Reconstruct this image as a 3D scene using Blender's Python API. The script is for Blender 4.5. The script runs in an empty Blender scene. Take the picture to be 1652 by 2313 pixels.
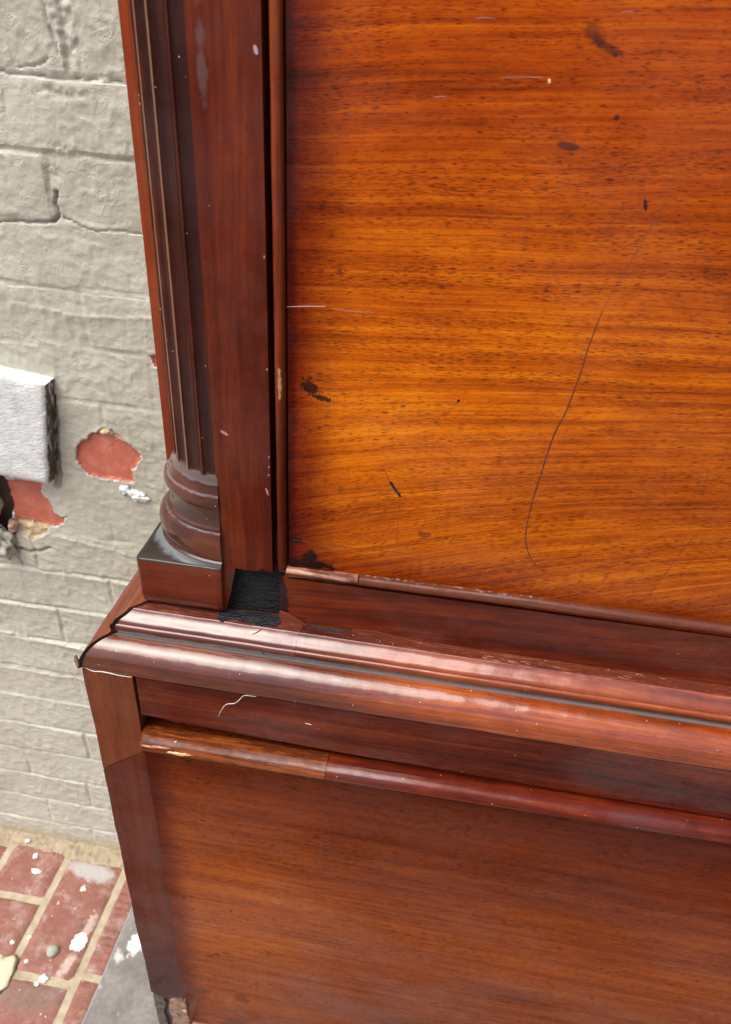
import bpy, bmesh, math, random
import numpy as np
from mathutils import Vector, Matrix, noise as mn
random.seed(7); rng = np.random.default_rng(7)
scene = bpy.context.scene
R = math.radians

# ------------------------------------------------------------ camera
cam_data = bpy.data.cameras.new('camera'); cam = bpy.data.objects.new('camera', cam_data)
scene.collection.objects.link(cam); scene.camera = cam
cam.matrix_world = Matrix(((0.98626, -0.12913, 0.10240, 0), (0.15671, 0.54250, -0.82531, 0),
                           (0.05102, 0.83007, 0.55531, 1.33), (0, 0, 0, 1)))
cam_data.sensor_fit = 'VERTICAL'; cam_data.sensor_height = 24; cam_data.sensor_width = 24
cam_data.lens = 17.963; cam_data.clip_start = 0.02; cam_data.clip_end = 500
cam_data.dof.use_dof = True; cam_data.dof.focus_distance = 0.56; cam_data.dof.aperture_fstop = 9.0

# ------------------------------------------------------------ light
SUN_EL, SUN_AZ = 65, -134        # azimuth measured from +Y (towards the wall) clockwise
w = bpy.data.worlds.new('World'); scene.world = w; w.use_nodes = True
nt = w.node_tree; bg = nt.nodes['Background']
sky = nt.nodes.new('ShaderNodeTexSky'); sky.sky_type = 'NISHITA'; sky.sun_disc = False
sky.sun_elevation = R(SUN_EL); sky.sun_rotation = R(SUN_AZ)
sky.air_density = 1.0; sky.dust_density = 5.0; sky.ozone_density = 1.0
nt.links.new(sky.outputs[0], bg.inputs[0]); bg.inputs[1].default_value = 0.15
sun = bpy.data.lights.new('sun', 'SUN'); sun.energy = 1.4; sun.angle = R(50); sun.color = (0.96, 1.0, 0.99)
so = bpy.data.objects.new('sun', sun); scene.collection.objects.link(so)
az, el = R(SUN_AZ), R(SUN_EL)
sdir = Vector((math.sin(az)*math.cos(el), math.cos(az)*math.cos(el), math.sin(el)))
so.rotation_euler = (-sdir).to_track_quat('-Z', 'Y').to_euler()
vs = scene.view_settings; vs.view_transform = 'Standard'; vs.look = 'None'; vs.exposure = 0.88; vs.gamma = 1.0

# ------------------------------------------------------------ helpers: objects
def link(o, parent=None):
    scene.collection.objects.link(o)
    if parent: o.parent = parent
    return o
def mesh_obj(name, verts, faces, mat, parent=None, smooth=35, label=None, kind=None):
    me = bpy.data.meshes.new(name); me.from_pydata([tuple(v) for v in verts], [], faces); me.validate(); me.update()
    bm = bmesh.new(); bm.from_mesh(me); bmesh.ops.recalc_face_normals(bm, faces=bm.faces); bm.to_mesh(me); bm.free()
    if smooth:
        me.polygons.foreach_set('use_smooth', [True]*len(me.polygons)); me.set_sharp_from_angle(angle=R(smooth))
    if mat: me.materials.append(mat)
    o = bpy.data.objects.new(name, me); link(o, parent)
    if label: o['label'] = label
    if kind: o['kind'] = kind
    return o
def empty(name, loc=(0, 0, 0)):
    o = bpy.data.objects.new(name, None); o.location = loc; o.empty_display_size = .05; return link(o)
def tag(o, label=None, cat=None, group=None, kind=None):
    for k, v in (('label', label), ('category', cat), ('group', group), ('kind', kind)):
        if v: o[k] = v
    return o
def wob(p, amp, fr, seed=0.):
    v = mn.noise_vector(Vector(p)*fr + Vector((seed, seed*1.7, -seed)))
    return Vector(p) + v*amp
def prism(name, prof, fn, t0, t1, n, mat, parent=None, amp=0., fr=20., seed=0., smooth=35, **kw):
    """closed profile prof[(u,v)] swept over t; fn(t,u,v)->xyz"""
    vs_, fs = [], []; m = len(prof)
    for i in range(n+1):
        t = t0+(t1-t0)*i/n
        for u, v in prof:
            p = fn(t, u, v)
            vs_.append(wob(p, amp, fr, seed) if amp else p)
    for i in range(n):
        for j in range(m):
            a, b = i*m+j, i*m+(j+1) % m
            fs.append((a, b, b+m, a+m))
    fs.append(tuple(range(m))[::-1]); fs.append(tuple(n*m+k for k in range(m)))
    return mesh_obj(name, vs_, fs, mat, parent, smooth, **kw)
def rrect(u0, v0, u1, v1, r=.0008, seg=2, sub=1):
    """rounded rectangle profile with optional side subdivision"""
    pts = []
    for cx, cy, a0 in ((u1-r, v1-r, 0), (u0+r, v1-r, 90), (u0+r, v0+r, 180), (u1-r, v0+r, 270)):
        for k in range(seg+1):
            a = R(a0+90*k/seg); pts.append((cx+r*math.cos(a), cy+r*math.sin(a)))
    if sub > 1:
        out = []
        for i, p in enumerate(pts):
            q = pts[(i+1) % len(pts)]; out.append(p)
            if math.dist(p, q) > r*3:
                for k in range(1, sub): out.append((p[0]+(q[0]-p[0])*k/sub, p[1]+(q[1]-p[1])*k/sub))
        pts = out
    return pts
def boxX(name, x0, x1, y0, y1, z0, z1, mat, parent=None, n=1, r=.0008, **kw):
    return prism(name, rrect(y0, z0, y1, z1, r), lambda t, u, v: (t, u, v), x0, x1, n, mat, parent, **kw)
def boxZ(name, x0, x1, y0, y1, z0, z1, mat, parent=None, n=1, r=.0008, sub=1, **kw):
    return prism(name, rrect(x0, y0, x1, y1, r, sub=sub), lambda t, u, v: (u, v, t), z0, z1, n, mat, parent, **kw)
def plateXZ(name, pts, y0, y1, mat, parent=None, smooth=30, **kw):
    """polygon in X-Z given thickness along Y (y0 = front)"""
    m = len(pts)
    vs_ = [(x, y0, z) for x, z in pts]+[(x, y1, z) for x, z in pts]
    fs = [tuple(range(m)), tuple(range(m, 2*m))[::-1]]+[(i, (i+1) % m, (i+1) % m+m, i+m) for i in range(m)]
    return mesh_obj(name, vs_, fs, mat, parent, smooth, **kw)
def ragged(pts, step=.0012, amp=.0004, seed=1., closed=True):
    out = []; n = len(pts)
    for i in range(n if closed else n-1):
        a, b = Vector(pts[i]), Vector(pts[(i+1) % n]); L = (b-a).length; k = max(1, int(L/step))
        for j in range(k):
            p = a.lerp(b, j/k); q = Vector((p.x, p.y, seed))
            nv = mn.noise_vector(q*180)+.6*mn.noise_vector(q*600)
            out.append((p.x+nv.x*amp, p.y+nv.y*amp))
    if not closed: out.append(tuple(pts[-1]))
    return out
def ribbon(name, pts, w_, mat, parent=None, y=.4, t=.00015, taper=True, **kw):
    """thin raised/filled line lying on plane y=const; pts in X-Z"""
    P = [Vector(p) for p in pts]; vs_, fs = [], []
    # smooth with catmull
    Q = []
    for i in range(len(P)-1):
        p0, p1, p2, p3 = P[max(i-1, 0)], P[i], P[i+1], P[min(i+2, len(P)-1)]
        for k in range(6):
            s = k/6; Q.append(.5*((2*p1)+(p2-p0)*s+(2*p0-5*p1+4*p2-p3)*s*s+(3*p1-p0-3*p2+p3)*s**3))
    Q.append(P[-1]); n = len(Q)
    for i, q in enumerate(Q):
        d = (Q[min(i+1, n-1)]-Q[max(i-1, 0)]).normalized(); nn = Vector((-d.y, d.x))
        ww = w_*.5*((.25+.75*math.sin(math.pi*min(max(i/(n-1), .04), .96))**.5) if taper else 1)*(1+.5*mn.noise(Vector((q.x*400, q.y*400, 3))))
        for sgn in (-1, 1):
            vs_.append((q.x+nn.x*ww*sgn, y-t, q.y+nn.y*ww*sgn))
        for sgn in (-1, 1):
            vs_.append((q.x+nn.x*ww*sgn, y+.0006, q.y+nn.y*ww*sgn))
    for i in range(n-1):
        a = 4*i; fs += [(a, a+1, a+5, a+4), (a, a+4, a+6, a+2), (a+1, a+3, a+7, a+5)]
    return mesh_obj(name, vs_, fs, mat, parent, 30, **kw)
def lump(name, c, rad, mat, parent=None, amp=.25, fr=1.2, sub=3, seed=0., **kw):
    bm = bmesh.new(); bmesh.ops.create_icosphere(bm, subdivisions=sub, radius=1)
    for v in bm.verts:
        d = 1+amp*mn.noise(v.co*fr+Vector((seed, seed, seed)))*2+amp*.5*mn.noise(v.co*fr*3+Vector((seed, 0, 0)))
        v.co = Vector((c[0]+v.co.x*d*rad[0], c[1]+v.co.y*d*rad[1], c[2]+v.co.z*d*rad[2]))
    me = bpy.data.meshes.new(name); bm.to_mesh(me); bm.free(); me.polygons.foreach_set('use_smooth', [True]*len(me.polygons))
    me.materials.append(mat); o = bpy.data.objects.new(name, me); link(o, parent)
    for k, v in kw.items(): o[k] = v
    return o

# ------------------------------------------------------------ helpers: shader nodes
class T:
    def __init__(s, name):
        s.m = bpy.data.materials.new(name); s.m.use_nodes = True; s.t = s.m.node_tree
        s.b = s.t.nodes['Principled BSDF']; tc = s.t.nodes.new('ShaderNodeTexCoord'); s.P = tc.outputs['Object']
        sp = s.t.nodes.new('ShaderNodeSeparateXYZ'); s.t.links.new(s.P, sp.inputs[0]); s.x, s.y, s.z = sp.outputs
    def n(s, typ): return s.t.nodes.new(typ)
    def L(s, v, inp):
        if isinstance(v, bpy.types.NodeSocket): s.t.links.new(v, inp)
        elif v is not None:
            if hasattr(inp.default_value, '__len__') and not hasattr(v, '__len__'): v = [v]*len(inp.default_value)
            if hasattr(v, '__len__') and len(inp.default_value) == 4 and len(v) == 3: v = tuple(v)+(1,)
            inp.default_value = v
    def math(s, op, a, b=None, c=None, clamp=False):
        q = s.n('ShaderNodeMath'); q.operation = op; q.use_clamp = clamp
        for i, v in enumerate((a, b, c)): s.L(v, q.inputs[i])
        return q.outputs[0]
    def add(s, a, b): return s.math('ADD', a, b)
    def sub(s, a, b): return s.math('SUBTRACT', a, b)
    def mul(s, a, b): return s.math('MULTIPLY', a, b)
    def vec(s, x, y, z):
        q = s.n('ShaderNodeCombineXYZ'); [s.L(v, q.inputs[i]) for i, v in enumerate((x, y, z))]; return q.outputs[0]
    def scale(s, v, sc, loc=(0, 0, 0), rot=(0, 0, 0)):
        q = s.n('ShaderNodeMapping'); s.L(v, q.inputs[0]); q.inputs[1].default_value = loc; q.inputs[2].default_value = rot; q.inputs[3].default_value = sc; return q.outputs[0]
    def noise(s, v, sc=1., det=3., rough=.55, dist=0.):
        q = s.n('ShaderNodeTexNoise'); s.L(v, q.inputs['Vector']); q.inputs['Scale'].default_value = sc; q.inputs['Detail'].default_value = det
        q.inputs['Roughness'].default_value = rough; q.inputs['Distortion'].default_value = dist; return q.outputs['Fac']
    def vor(s, v, sc=1., feature='F1'):
        q = s.n('ShaderNodeTexVoronoi'); q.feature = feature; s.L(v, q.inputs['Vector']); q.inputs['Scale'].default_value = sc
        if feature == 'F1':
            sep = s.n('ShaderNodeSeparateColor'); s.L(q.outputs['Color'], sep.inputs[0]); return q.outputs['Distance'], sep.outputs[0], sep.outputs[1]
        return q.outputs['Distance']
    def step(s, v, a, b, lo=0., hi=1.):
        q = s.n('ShaderNodeMapRange'); q.interpolation_type = 'SMOOTHSTEP'; s.L(v, q.inputs[0])
        if a <= b: q.inputs[1].default_value, q.inputs[2].default_value, q.inputs[3].default_value, q.inputs[4].default_value = a, b, lo, hi
        else: q.inputs[1].default_value, q.inputs[2].default_value, q.inputs[3].default_value, q.inputs[4].default_value = b, a, hi, lo
        return q.outputs[0]
    def ramp(s, f, stops):
        q = s.n('ShaderNodeValToRGB'); s.L(f, q.inputs[0]); e = q.color_ramp.elements
        while len(e) < len(stops): e.new(.5)
        for el_, (p, c) in zip(e, stops): el_.position = p; el_.color = (*c, 1)
        return q.outputs[0]
    def mix(s, f, a, b, mode='MIX'):
        q = s.n('ShaderNodeMix'); q.data_type = 'RGBA'; q.blend_type = mode
        s.L(f, q.inputs[0]); s.L(a, q.inputs[6]); s.L(b, q.inputs[7]); return q.outputs[2]
    def bump(s, h, strength=1., dist=.001, normal=None):
        q = s.n('ShaderNodeBump'); q.inputs['Strength'].default_value = strength; q.inputs['Distance'].default_value = dist; s.L(h, q.inputs['Height'])
        if normal: s.L(normal, q.inputs['Normal'])
        return q.outputs[0]
    def attr(s, name):
        q = s.n('ShaderNodeAttribute'); q.attribute_name = name; return q.outputs['Fac']
    def spot(s, u, v, cu, cv, ru, rv, rot=0., rag=.35, rsc=300., soft=.15):
        """irregular elliptical stain mask on coordinates u,v"""
        du, dv = s.sub(u, cu), s.sub(v, cv); c_, s_ = math.cos(rot), math.sin(rot)
        a = s.mul(s.add(s.mul(du, c_), s.mul(dv, s_)), 1/ru); b = s.mul(s.sub(s.mul(dv, c_), s.mul(du, s_)), 1/rv)
        d = s.math('SQRT', s.add(s.mul(a, a), s.mul(b, b)))
        nz = s.noise(s.P, rsc, 4); d = s.add(d, s.mul(s.sub(nz, .5), rag*4))
        return s.step(d, 1+soft, 1-soft)

def wood(name, axis='X', tones=((.03, .006, .003), (.12, .03, .012), (.24, .07, .02)), pore=.7, pore_sc=1., pore_gate=.45,
         rough=.3, coat=.6, coat_rough=.12, slope=0., shear=None, streak=1., contrast=1., dust=.0, dustline=None, masks=(), seed=0.,
         wave=.35, lum=1., rough_var=.12, spec=.05, coat_ior=1.5, patch=True, pore_col=(.14, .07, .05)):
    k = T(name)
    X, Y, Z = k.x, k.y, k.z
    if axis == 'X': a, c1, c2 = X, Z, Y
    elif axis == 'Z': a, c1, c2 = Z, X, Y
    else: a, c1, c2 = Y, Z, X
    warp = k.noise(k.vec(k.mul(a, 5.), k.mul(c1, 14.), k.mul(c2, 14.)), 1., 2.)
    c1b = k.add(c1, k.mul(k.sub(warp, .5), .010))
    if shear is not None: c1b = shear(k, a, c1b)
    elif slope: c1b = k.add(c1b, k.mul(a, slope))
    o = seed*13.7
    V = lambda sa, sc: k.vec(k.add(k.mul(a, sa), o), k.add(k.mul(c1b, sc), o), k.mul(c2, sc*.6))
    n1 = k.noise(V(2.2, 75*streak), 1., 5., .6)
    n2 = k.noise(V(16, 620*streak), 1., 3., .6)
    n3 = k.noise(V(7., 16.), 1., 3., .6)
    n4 = k.noise(V(60., 130.), 1., 3., .6)
    tone = k.add(k.add(k.mul(n1, .34), k.mul(n2, .24)), k.add(k.mul(n3, .26), k.mul(n4, .16)))
    n5 = k.noise(k.vec(k.add(k.mul(a, 5.), o), k.mul(c1b, 230*streak), k.mul(c2, 120.)), 1., 4., .65)
    tone = k.add(k.mul(k.add(k.sub(tone, .5), k.mul(k.sub(n5, .5), .34)), 2.6*contrast), .5)
    col = k.ramp(tone, [(.05, tones[0]), (.48, tones[1]), (.95, tones[2])])
    for msk in masks:
        fac, c, mode = msk(k)
        col = k.mix(fac, col, c, mode)
    pd = None
    if pore:
        pn = k.noise(V(185*pore_sc, 2100*pore_sc), 1., 1.5, .5, .25)
        pg = k.noise(V(14., 110.), 1., 3., .6)
        pn2 = k.noise(V(90*pore_sc, 1500*pore_sc), 1., 1., .5)
        pd = k.step(k.add(pn, k.mul(k.sub(pg, .5), .34)), .60+pore_gate*.06, .67+pore_gate*.06)
        pd = k.math('MAXIMUM', pd, k.mul(k.step(pn2, .71, .76), .7))
        col = k.mix(k.mul(pd, pore), col, k.mix(1., col, pore_col, 'MULTIPLY'))
    hz = k.noise(k.P, 14., 4., .6)
    rg = k.add(rough, k.mul(k.sub(hz, .5), rough_var*2))
    if dust:
        d2, r2, g2 = k.vor(k.P, 420.)
        sp = k.mul(k.step(d2, k_dust_r(dust), k_dust_r(dust)*.6), k.step(r2, 1-dust*.35, 1-dust*.35+.01))
        col = k.mix(sp, col, (.62, .58, .52)); rg = k.math('MAXIMUM', rg, sp)
    if dustline:
        for (fn_) in dustline:
            fac = fn_(k); col = k.mix(fac, col, (.10, .118, .118)); rg = k.math('MAXIMUM', rg, fac)
    k.L(col, k.b.inputs['Base Color'])
    k.b.inputs['Specular IOR Level'].default_value = spec; k.b.inputs['Coat IOR'].default_value = coat_ior
    wr_ = k.mul(k.step(k.noise(k.P, 150., 5., .75), .56, .70), .25); rg = k.add(rg, wr_)
    pw = k.step(k.noise(k.vec(k.mul(k.x, 9.), k.mul(k.y, 9.), k.mul(k.z, 13.)), 1., 4., .6), .40, .60, .22, 1.)
    pw = k.mul(pw, k.step(k.noise(k.P, 85., 4., .7), .28, .5, .45, 1.))
    k.L(rg, k.b.inputs['Roughness'])
    k.L(k.mul(pw, coat) if patch else coat, k.b.inputs['Coat Weight'])
    cr_ = k.add(k.add(k.mul(wr_, .5), coat_rough), k.mul(k.step(k.noise(k.P, 22., 5., .65), .45, .75), rough_var))
    k.L(cr_, k.b.inputs['Coat Roughness'])
    h = k.add(k.mul(k.noise(k.P, 30., 2.), wave*8), k.add(k.mul(k.noise(k.P, 650., 2.), .12), k.mul(n2, .35)))
    if pd is not None: h = k.sub(h, k.mul(pd, .25))
    bn = k.bump(h, 1., .00028); k.L(bn, k.b.inputs['Normal'])
    h2 = k.add(k.mul(k.noise(k.P, 30., 2.), wave*8), k.add(k.mul(k.noise(k.P, 380., 2.), .16), k.mul(n2, .12)))
    k.L(k.bump(h2, 1., .00028), k.b.inputs['Coat Normal'])
    return k.m
def k_dust_r(d): return .16
def flat(name, col, rough=.6, var=.3, sc=60., bump=.3, bsc=300., bd=.0006, coat=0., col2=None):
    k = T(name); n = k.noise(k.P, sc, 5., .65)
    c2 = col2 or tuple(c*(1-var) for c in col); c3 = tuple(min(1, c*(1+var*.6)) for c in col)
    k.L(k.ramp(n, [(.3, c2), (.5, col), (.72, c3)]), k.b.inputs['Base Color']); k.b.inputs['Roughness'].default_value = rough
    k.b.inputs['Coat Weight'].default_value = coat; k.b.inputs['Coat Roughness'].default_value = .1
    k.L(k.bump(k.noise(k.P, bsc, 4., .6), bump, bd), k.b.inputs['Normal']); return k.m

# ------------------------------------------------------------ wood materials
def const_mask(col, fac=1., mode='MIX'): return lambda k: (fac, col, mode)
def door_shear(k, a, c):
    # grain climbs gently at the top of the door and steeply near its foot
    kz = k.step(k.z, 1.20, 1.03, .07, .36)
    return k.sub(c, k.mul(k.add(a, .1), kz))
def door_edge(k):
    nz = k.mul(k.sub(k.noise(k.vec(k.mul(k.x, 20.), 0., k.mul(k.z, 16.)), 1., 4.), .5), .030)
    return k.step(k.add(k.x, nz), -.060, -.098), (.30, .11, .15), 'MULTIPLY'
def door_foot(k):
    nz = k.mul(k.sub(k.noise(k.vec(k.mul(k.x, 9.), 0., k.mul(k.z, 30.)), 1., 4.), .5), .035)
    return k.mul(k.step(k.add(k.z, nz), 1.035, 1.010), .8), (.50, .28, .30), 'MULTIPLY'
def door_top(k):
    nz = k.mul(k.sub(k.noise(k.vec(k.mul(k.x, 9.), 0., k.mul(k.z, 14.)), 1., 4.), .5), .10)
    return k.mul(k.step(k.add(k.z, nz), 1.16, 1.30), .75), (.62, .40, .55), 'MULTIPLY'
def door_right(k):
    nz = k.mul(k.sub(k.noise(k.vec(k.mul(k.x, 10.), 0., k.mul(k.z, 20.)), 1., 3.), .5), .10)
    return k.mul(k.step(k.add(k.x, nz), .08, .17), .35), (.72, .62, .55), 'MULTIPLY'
def door_amber(k):
    nz = k.mul(k.sub(k.noise(k.vec(k.mul(k.x, 12.), 0., k.mul(k.z, 22.)), 1., 3.), .5), .5)
    du = k.mul(k.sub(k.x, -.01), 1/.12); dv = k.mul(k.sub(k.z, 1.12), 1/.085)
    d = k.add(k.add(k.mul(du, du), k.mul(dv, dv)), nz)
    return k.mul(k.step(d, 1.1, 0.), .6), (1.25, 1.35, 1.05), 'MULTIPLY'
def sp(u, v, ru, rv, rot, col, fac=1., rag=.35, rsc=300., mode='MIX', axis='xz', soft=.2):
    def f(k):
        return k.mul(k.spot(k.x, k.z, u, v, ru, rv, rot, rag, rsc, soft), fac), col, mode
    return f
DK = (.016, .006, .006)
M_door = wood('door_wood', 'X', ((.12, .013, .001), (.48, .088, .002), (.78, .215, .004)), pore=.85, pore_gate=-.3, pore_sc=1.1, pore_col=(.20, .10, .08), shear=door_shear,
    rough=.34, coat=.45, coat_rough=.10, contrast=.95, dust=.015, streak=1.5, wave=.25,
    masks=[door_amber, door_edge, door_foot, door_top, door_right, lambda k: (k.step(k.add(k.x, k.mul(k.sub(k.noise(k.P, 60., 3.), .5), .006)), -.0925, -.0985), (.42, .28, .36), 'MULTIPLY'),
           sp(.0370, 1.3222, .0032, .0050, .7, DK, .55, .7, 200, soft=.5), sp(.0440, 1.3180, .0065, .0018, -.45, DK, .65, .7, 300, soft=.4),
           sp(.0345, 1.2780, .0052, .0018, -.1, (.10, .02, .008), .9, .12, 300),
           sp(-.0865, 1.1415, .0055, .0042, -.7, DK, .9, 1.0, 420), sp(-.0785, 1.1352, .0055, .0016, -.2, DK, .9, .7, 500),
           sp(-.0965, 1.0305, .0045, .0026, 0, DK, .95, .5, 300), sp(-.0845, 1.0180, .0042, .0062, .5, DK, .97, .5, 260),
           sp(-.0850, 1.0120, .015, .0030, -.05, DK, .95, .7, 260),
           sp(-.0006, 1.1437, .0009, .0009, 0, DK, 1., .1, 300), sp(.0752, 1.2555, .0009, .0028, .3, DK, .9, .1, 300),
           sp(-.0119, 1.0482, .0040, .0028, .2, (.08, .02, .01), .6, .5, 200), sp(.0536, 1.2913, .0012, .0012, 0, DK, .8, .3, 300)])
RED = ((.024, .003, .002), (.100, .013, .004), (.19, .032, .007))
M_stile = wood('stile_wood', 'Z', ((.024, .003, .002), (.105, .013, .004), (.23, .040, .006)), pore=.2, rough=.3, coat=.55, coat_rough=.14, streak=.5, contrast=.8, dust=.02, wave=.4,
    masks=[sp(-.117, .9995, .0058, .0035, 0, DK, .95, .5, 300), sp(-.138, .985, .004, .012, .2, (.03, .028, .022), .9, .5, 300),
           sp(-.140, 1.298, .0018, .018, 0, (.14, .11, .11), .35, 1.2, 110, soft=.6),
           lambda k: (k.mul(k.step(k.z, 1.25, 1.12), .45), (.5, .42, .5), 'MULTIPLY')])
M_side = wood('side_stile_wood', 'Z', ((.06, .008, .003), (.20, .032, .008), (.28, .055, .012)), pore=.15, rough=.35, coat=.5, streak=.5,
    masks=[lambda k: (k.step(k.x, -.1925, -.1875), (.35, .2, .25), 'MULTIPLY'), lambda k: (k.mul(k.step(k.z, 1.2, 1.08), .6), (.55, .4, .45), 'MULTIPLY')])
def rad_mask(k):
    dx, dy = k.add(k.x, .147), k.sub(k.y, .44)
    r = k.math('SQRT', k.add(k.mul(dx, dx), k.mul(dy, dy)))
    nz = k.mul(k.sub(k.noise(k.P, 120., 2.), .5), .0006)
    return k.mul(k.step(k.add(r, nz), .03962, .03992), k.mul(k.step(k.x, -.160, -.165), .55)), (.30, .15, .09), 'MIX'
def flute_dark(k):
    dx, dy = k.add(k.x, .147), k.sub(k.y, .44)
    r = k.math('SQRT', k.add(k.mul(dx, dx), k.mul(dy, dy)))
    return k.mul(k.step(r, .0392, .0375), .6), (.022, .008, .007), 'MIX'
def col_dust(k):
    nz = k.mul(k.sub(k.noise(k.P, 260., 3.), .5), .007)
    return k.step(k.add(k.z, nz), 1.0740, 1.0680)
M_column = wood('column_wood', 'Z', ((.014, .003, .002), (.055, .011, .006), (.16, .034, .012)), pore=0, rough=.38, coat=.5, streak=.6, dust=.07,
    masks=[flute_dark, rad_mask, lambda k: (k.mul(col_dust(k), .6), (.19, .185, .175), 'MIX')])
def band(z0, z1, s=.0012, amp=.0015, fr=200.):
    def f(k):
        zz = k.add(k.z, k.mul(k.sub(k.noise(k.P, fr, 3.), .5), amp*2))
        return k.mul(k.step(zz, z0-s, z0), k.step(zz, z1+s, z1))
    return f
def bandm(z0, z1, col, fac, s=.0012, amp=.0015, fr=200.):
    f = band(z0, z1, s, amp, fr); return lambda k: (k.mul(f(k), fac), col, 'MIX')
M_base = wood('turned_base_wood', 'X', ((.014, .004, .003), (.060, .012, .006), (.13, .030, .012)), pore=0, rough=.32, coat=1., coat_rough=.14, patch=False, streak=.4, dust=.04,
    masks=[bandm(1.035, 1.047, (.035, .020, .017), .6), bandm(1.0672, 1.075, (.14, .135, .13), .45, amp=.0022), bandm(1.0581, 1.0592, (.20, .19, .19), .45, s=.0006), bandm(1.0298, 1.0304, (.18, .18, .18), .4, s=.0006)])
M_plinth = wood('plinth_wood', 'X', RED, pore=0, rough=.32, coat=.6, coat_rough=.15, streak=.3, dust=.04, contrast=.8,
    masks=[lambda k: (k.step(k.z, .9975, 1.0012), (.028, .022, .018), 'MIX'),
           lambda k: (k.mul(k.step(k.add(k.z, k.mul(k.sub(k.noise(k.P, 200., 3.), .5), .003)), .9640, .9618), k.step(k.x, -.165, -.185, 0, .9)), (.45, .26, .16), 'MIX')])
def plinth_top_dust(k):
    dx, dy = k.mul(k.add(k.x, .147), 1/.0575), k.mul(k.sub(k.y, .44), 1/.0455)
    r = k.math('SQRT', k.add(k.mul(dx, dx), k.mul(dy, dy)))
    return k.mul(k.step(k.add(r, k.mul(k.sub(k.noise(k.P, 160., 4.), .5), .18)), 1.12, 1.0), .55), (.20, .22, .225), 'MIX'
M_plinth_top = wood('plinth_top_wood', 'X', ((.015, .010, .008), (.03, .02, .015), (.055, .035, .02)), pore=0, rough=.5, coat=.2, dust=.05, masks=[plinth_top_dust])
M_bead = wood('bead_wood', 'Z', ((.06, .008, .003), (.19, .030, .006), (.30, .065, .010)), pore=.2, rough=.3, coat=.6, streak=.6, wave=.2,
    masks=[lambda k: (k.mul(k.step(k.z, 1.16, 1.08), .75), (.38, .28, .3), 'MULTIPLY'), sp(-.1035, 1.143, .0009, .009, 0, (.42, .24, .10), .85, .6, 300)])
def top_dust(k):
    nz = k.mul(k.sub(k.noise(k.vec(k.mul(k.x, 260.), k.mul(k.y, 400.), k.mul(k.z, 500.)), 1., 4.), .5), .004)
    zz = k.sub(k.z, k.mul(k.add(k.x, .1), .0165))
    return k.mul(k.step(k.add(zz, nz), 1.0085, 1.0098), k.step(k.x, -.09, -.03, .35, 1.)), (.36, .37, .37), 'MIX'
M_beadh = wood('bead_wood_dusty', 'X', ((.03, .008, .005), (.10, .025, .012), (.17, .045, .017)), pore=.3, rough=.35, coat=.6, streak=1.2, wave=.2, dust=.05, masks=[top_dust])
M_beadw = wood('bead_wood_worn', 'X', ((.012, .005, .004), (.11, .030, .018), (.46, .26, .17)), pore=0, rough=.45, coat=.5, contrast=2.2, streak=1.8)
M_rail = wood('rail_wood', 'X', ((.026, .003, .001), (.100, .012, .003), (.22, .040, .006)), pore=.25, rough=.3, coat=.8, coat_rough=.10, streak=.5, slope=-.06, dust=.02, wave=.5,
    masks=[sp(-.104, .982, .0035, .02, .1, DK, .95, .4, 300), lambda k: (k.mul(k.step(k.z, .982, .996), .45), (.45, .35, .42), 'MULTIPLY')])
def fillet(k):
    nz = k.noise(k.vec(k.mul(k.x, 30.), k.mul(k.y, 300.), 0.), 1., 3., .6)
    return k.mul(k.step(k.add(k.y, k.mul(k.sub(nz, .5), .0012)), .3893, .3903), .85), (.085, .020, .012), 'MIX'
def quirk(k): return k.mul(k.mul(band(.9446, .9462, .0004, .0003, 300.)(k), .85), k.step(k.y, .3815, .381)), (.012, .006, .005), 'MIX'
def mould_scuff(k):
    nz = k.noise(k.vec(k.mul(k.x, 60.), k.mul(k.y, 500.), k.mul(k.z, 500.)), 1., 4., .7)
    return k.mul(k.mul(k.step(nz, .52, .62), k.step(k.z, .9555, .959)), .55), (.28, .09, .055), 'MIX'
M_mould = wood('moulding_wood', 'X', ((.05, .006, .002), (.21, .034, .004), (.42, .100, .007)), pore=.45, pore_gate=.6, rough=.28, coat=1., coat_rough=.10, streak=.9, dust=.12, wave=.5,
    masks=[fillet, mould_scuff, quirk, lambda k: (k.mul(k.step(k.add(k.x, k.mul(k.sub(k.noise(k.vec(k.mul(k.x, 14.), k.mul(k.y, 90.), k.mul(k.z, 90.)), 1., 3.), .5), .14)), .03, -.09), .9), (.36, .34, .60), 'MULTIPLY')],  # last mask: part of the left end's cool sheen put into the colour
    coat_ior=1.6, patch=False, dustline=[lambda k: k.mul(k.mul(band(.9418, .9436, .0005, .0003, 300.)(k), .75), k.step(k.y, .3771, .3779))])
M_mould_rep = wood('moulding_repair_wood', 'X', ((.04, .010, .008), (.115, .028, .020), (.22, .062, .042)), pore=0, rough=.36, coat=1., coat_rough=.13, coat_ior=1.6, patch=False, streak=1.1, contrast=1.2, wave=.6,
    masks=[fillet, mould_scuff, quirk])
M_mould_side = wood('moulding_side_wood', 'Y', ((.05, .012, .006), (.15, .038, .016), (.26, .075, .03)), pore=.2, rough=.4, coat=.4, streak=.8,
    masks=[lambda k: (k.step(k.sub(k.x, k.y), -.6030, -.6024), (.02, .010, .008), 'MIX')])  # shade in the open mitre painted onto the return's end face
M_frieze = wood('frieze_wood', 'X', ((.016, .002, .001), (.070, .008, .003), (.16, .026, .005)), pore=.3, pore_gate=.6, rough=.26, coat=1., coat_rough=.08, coat_ior=1.5, streak=.8, dust=.02, wave=.55, rough_var=.07)
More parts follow.
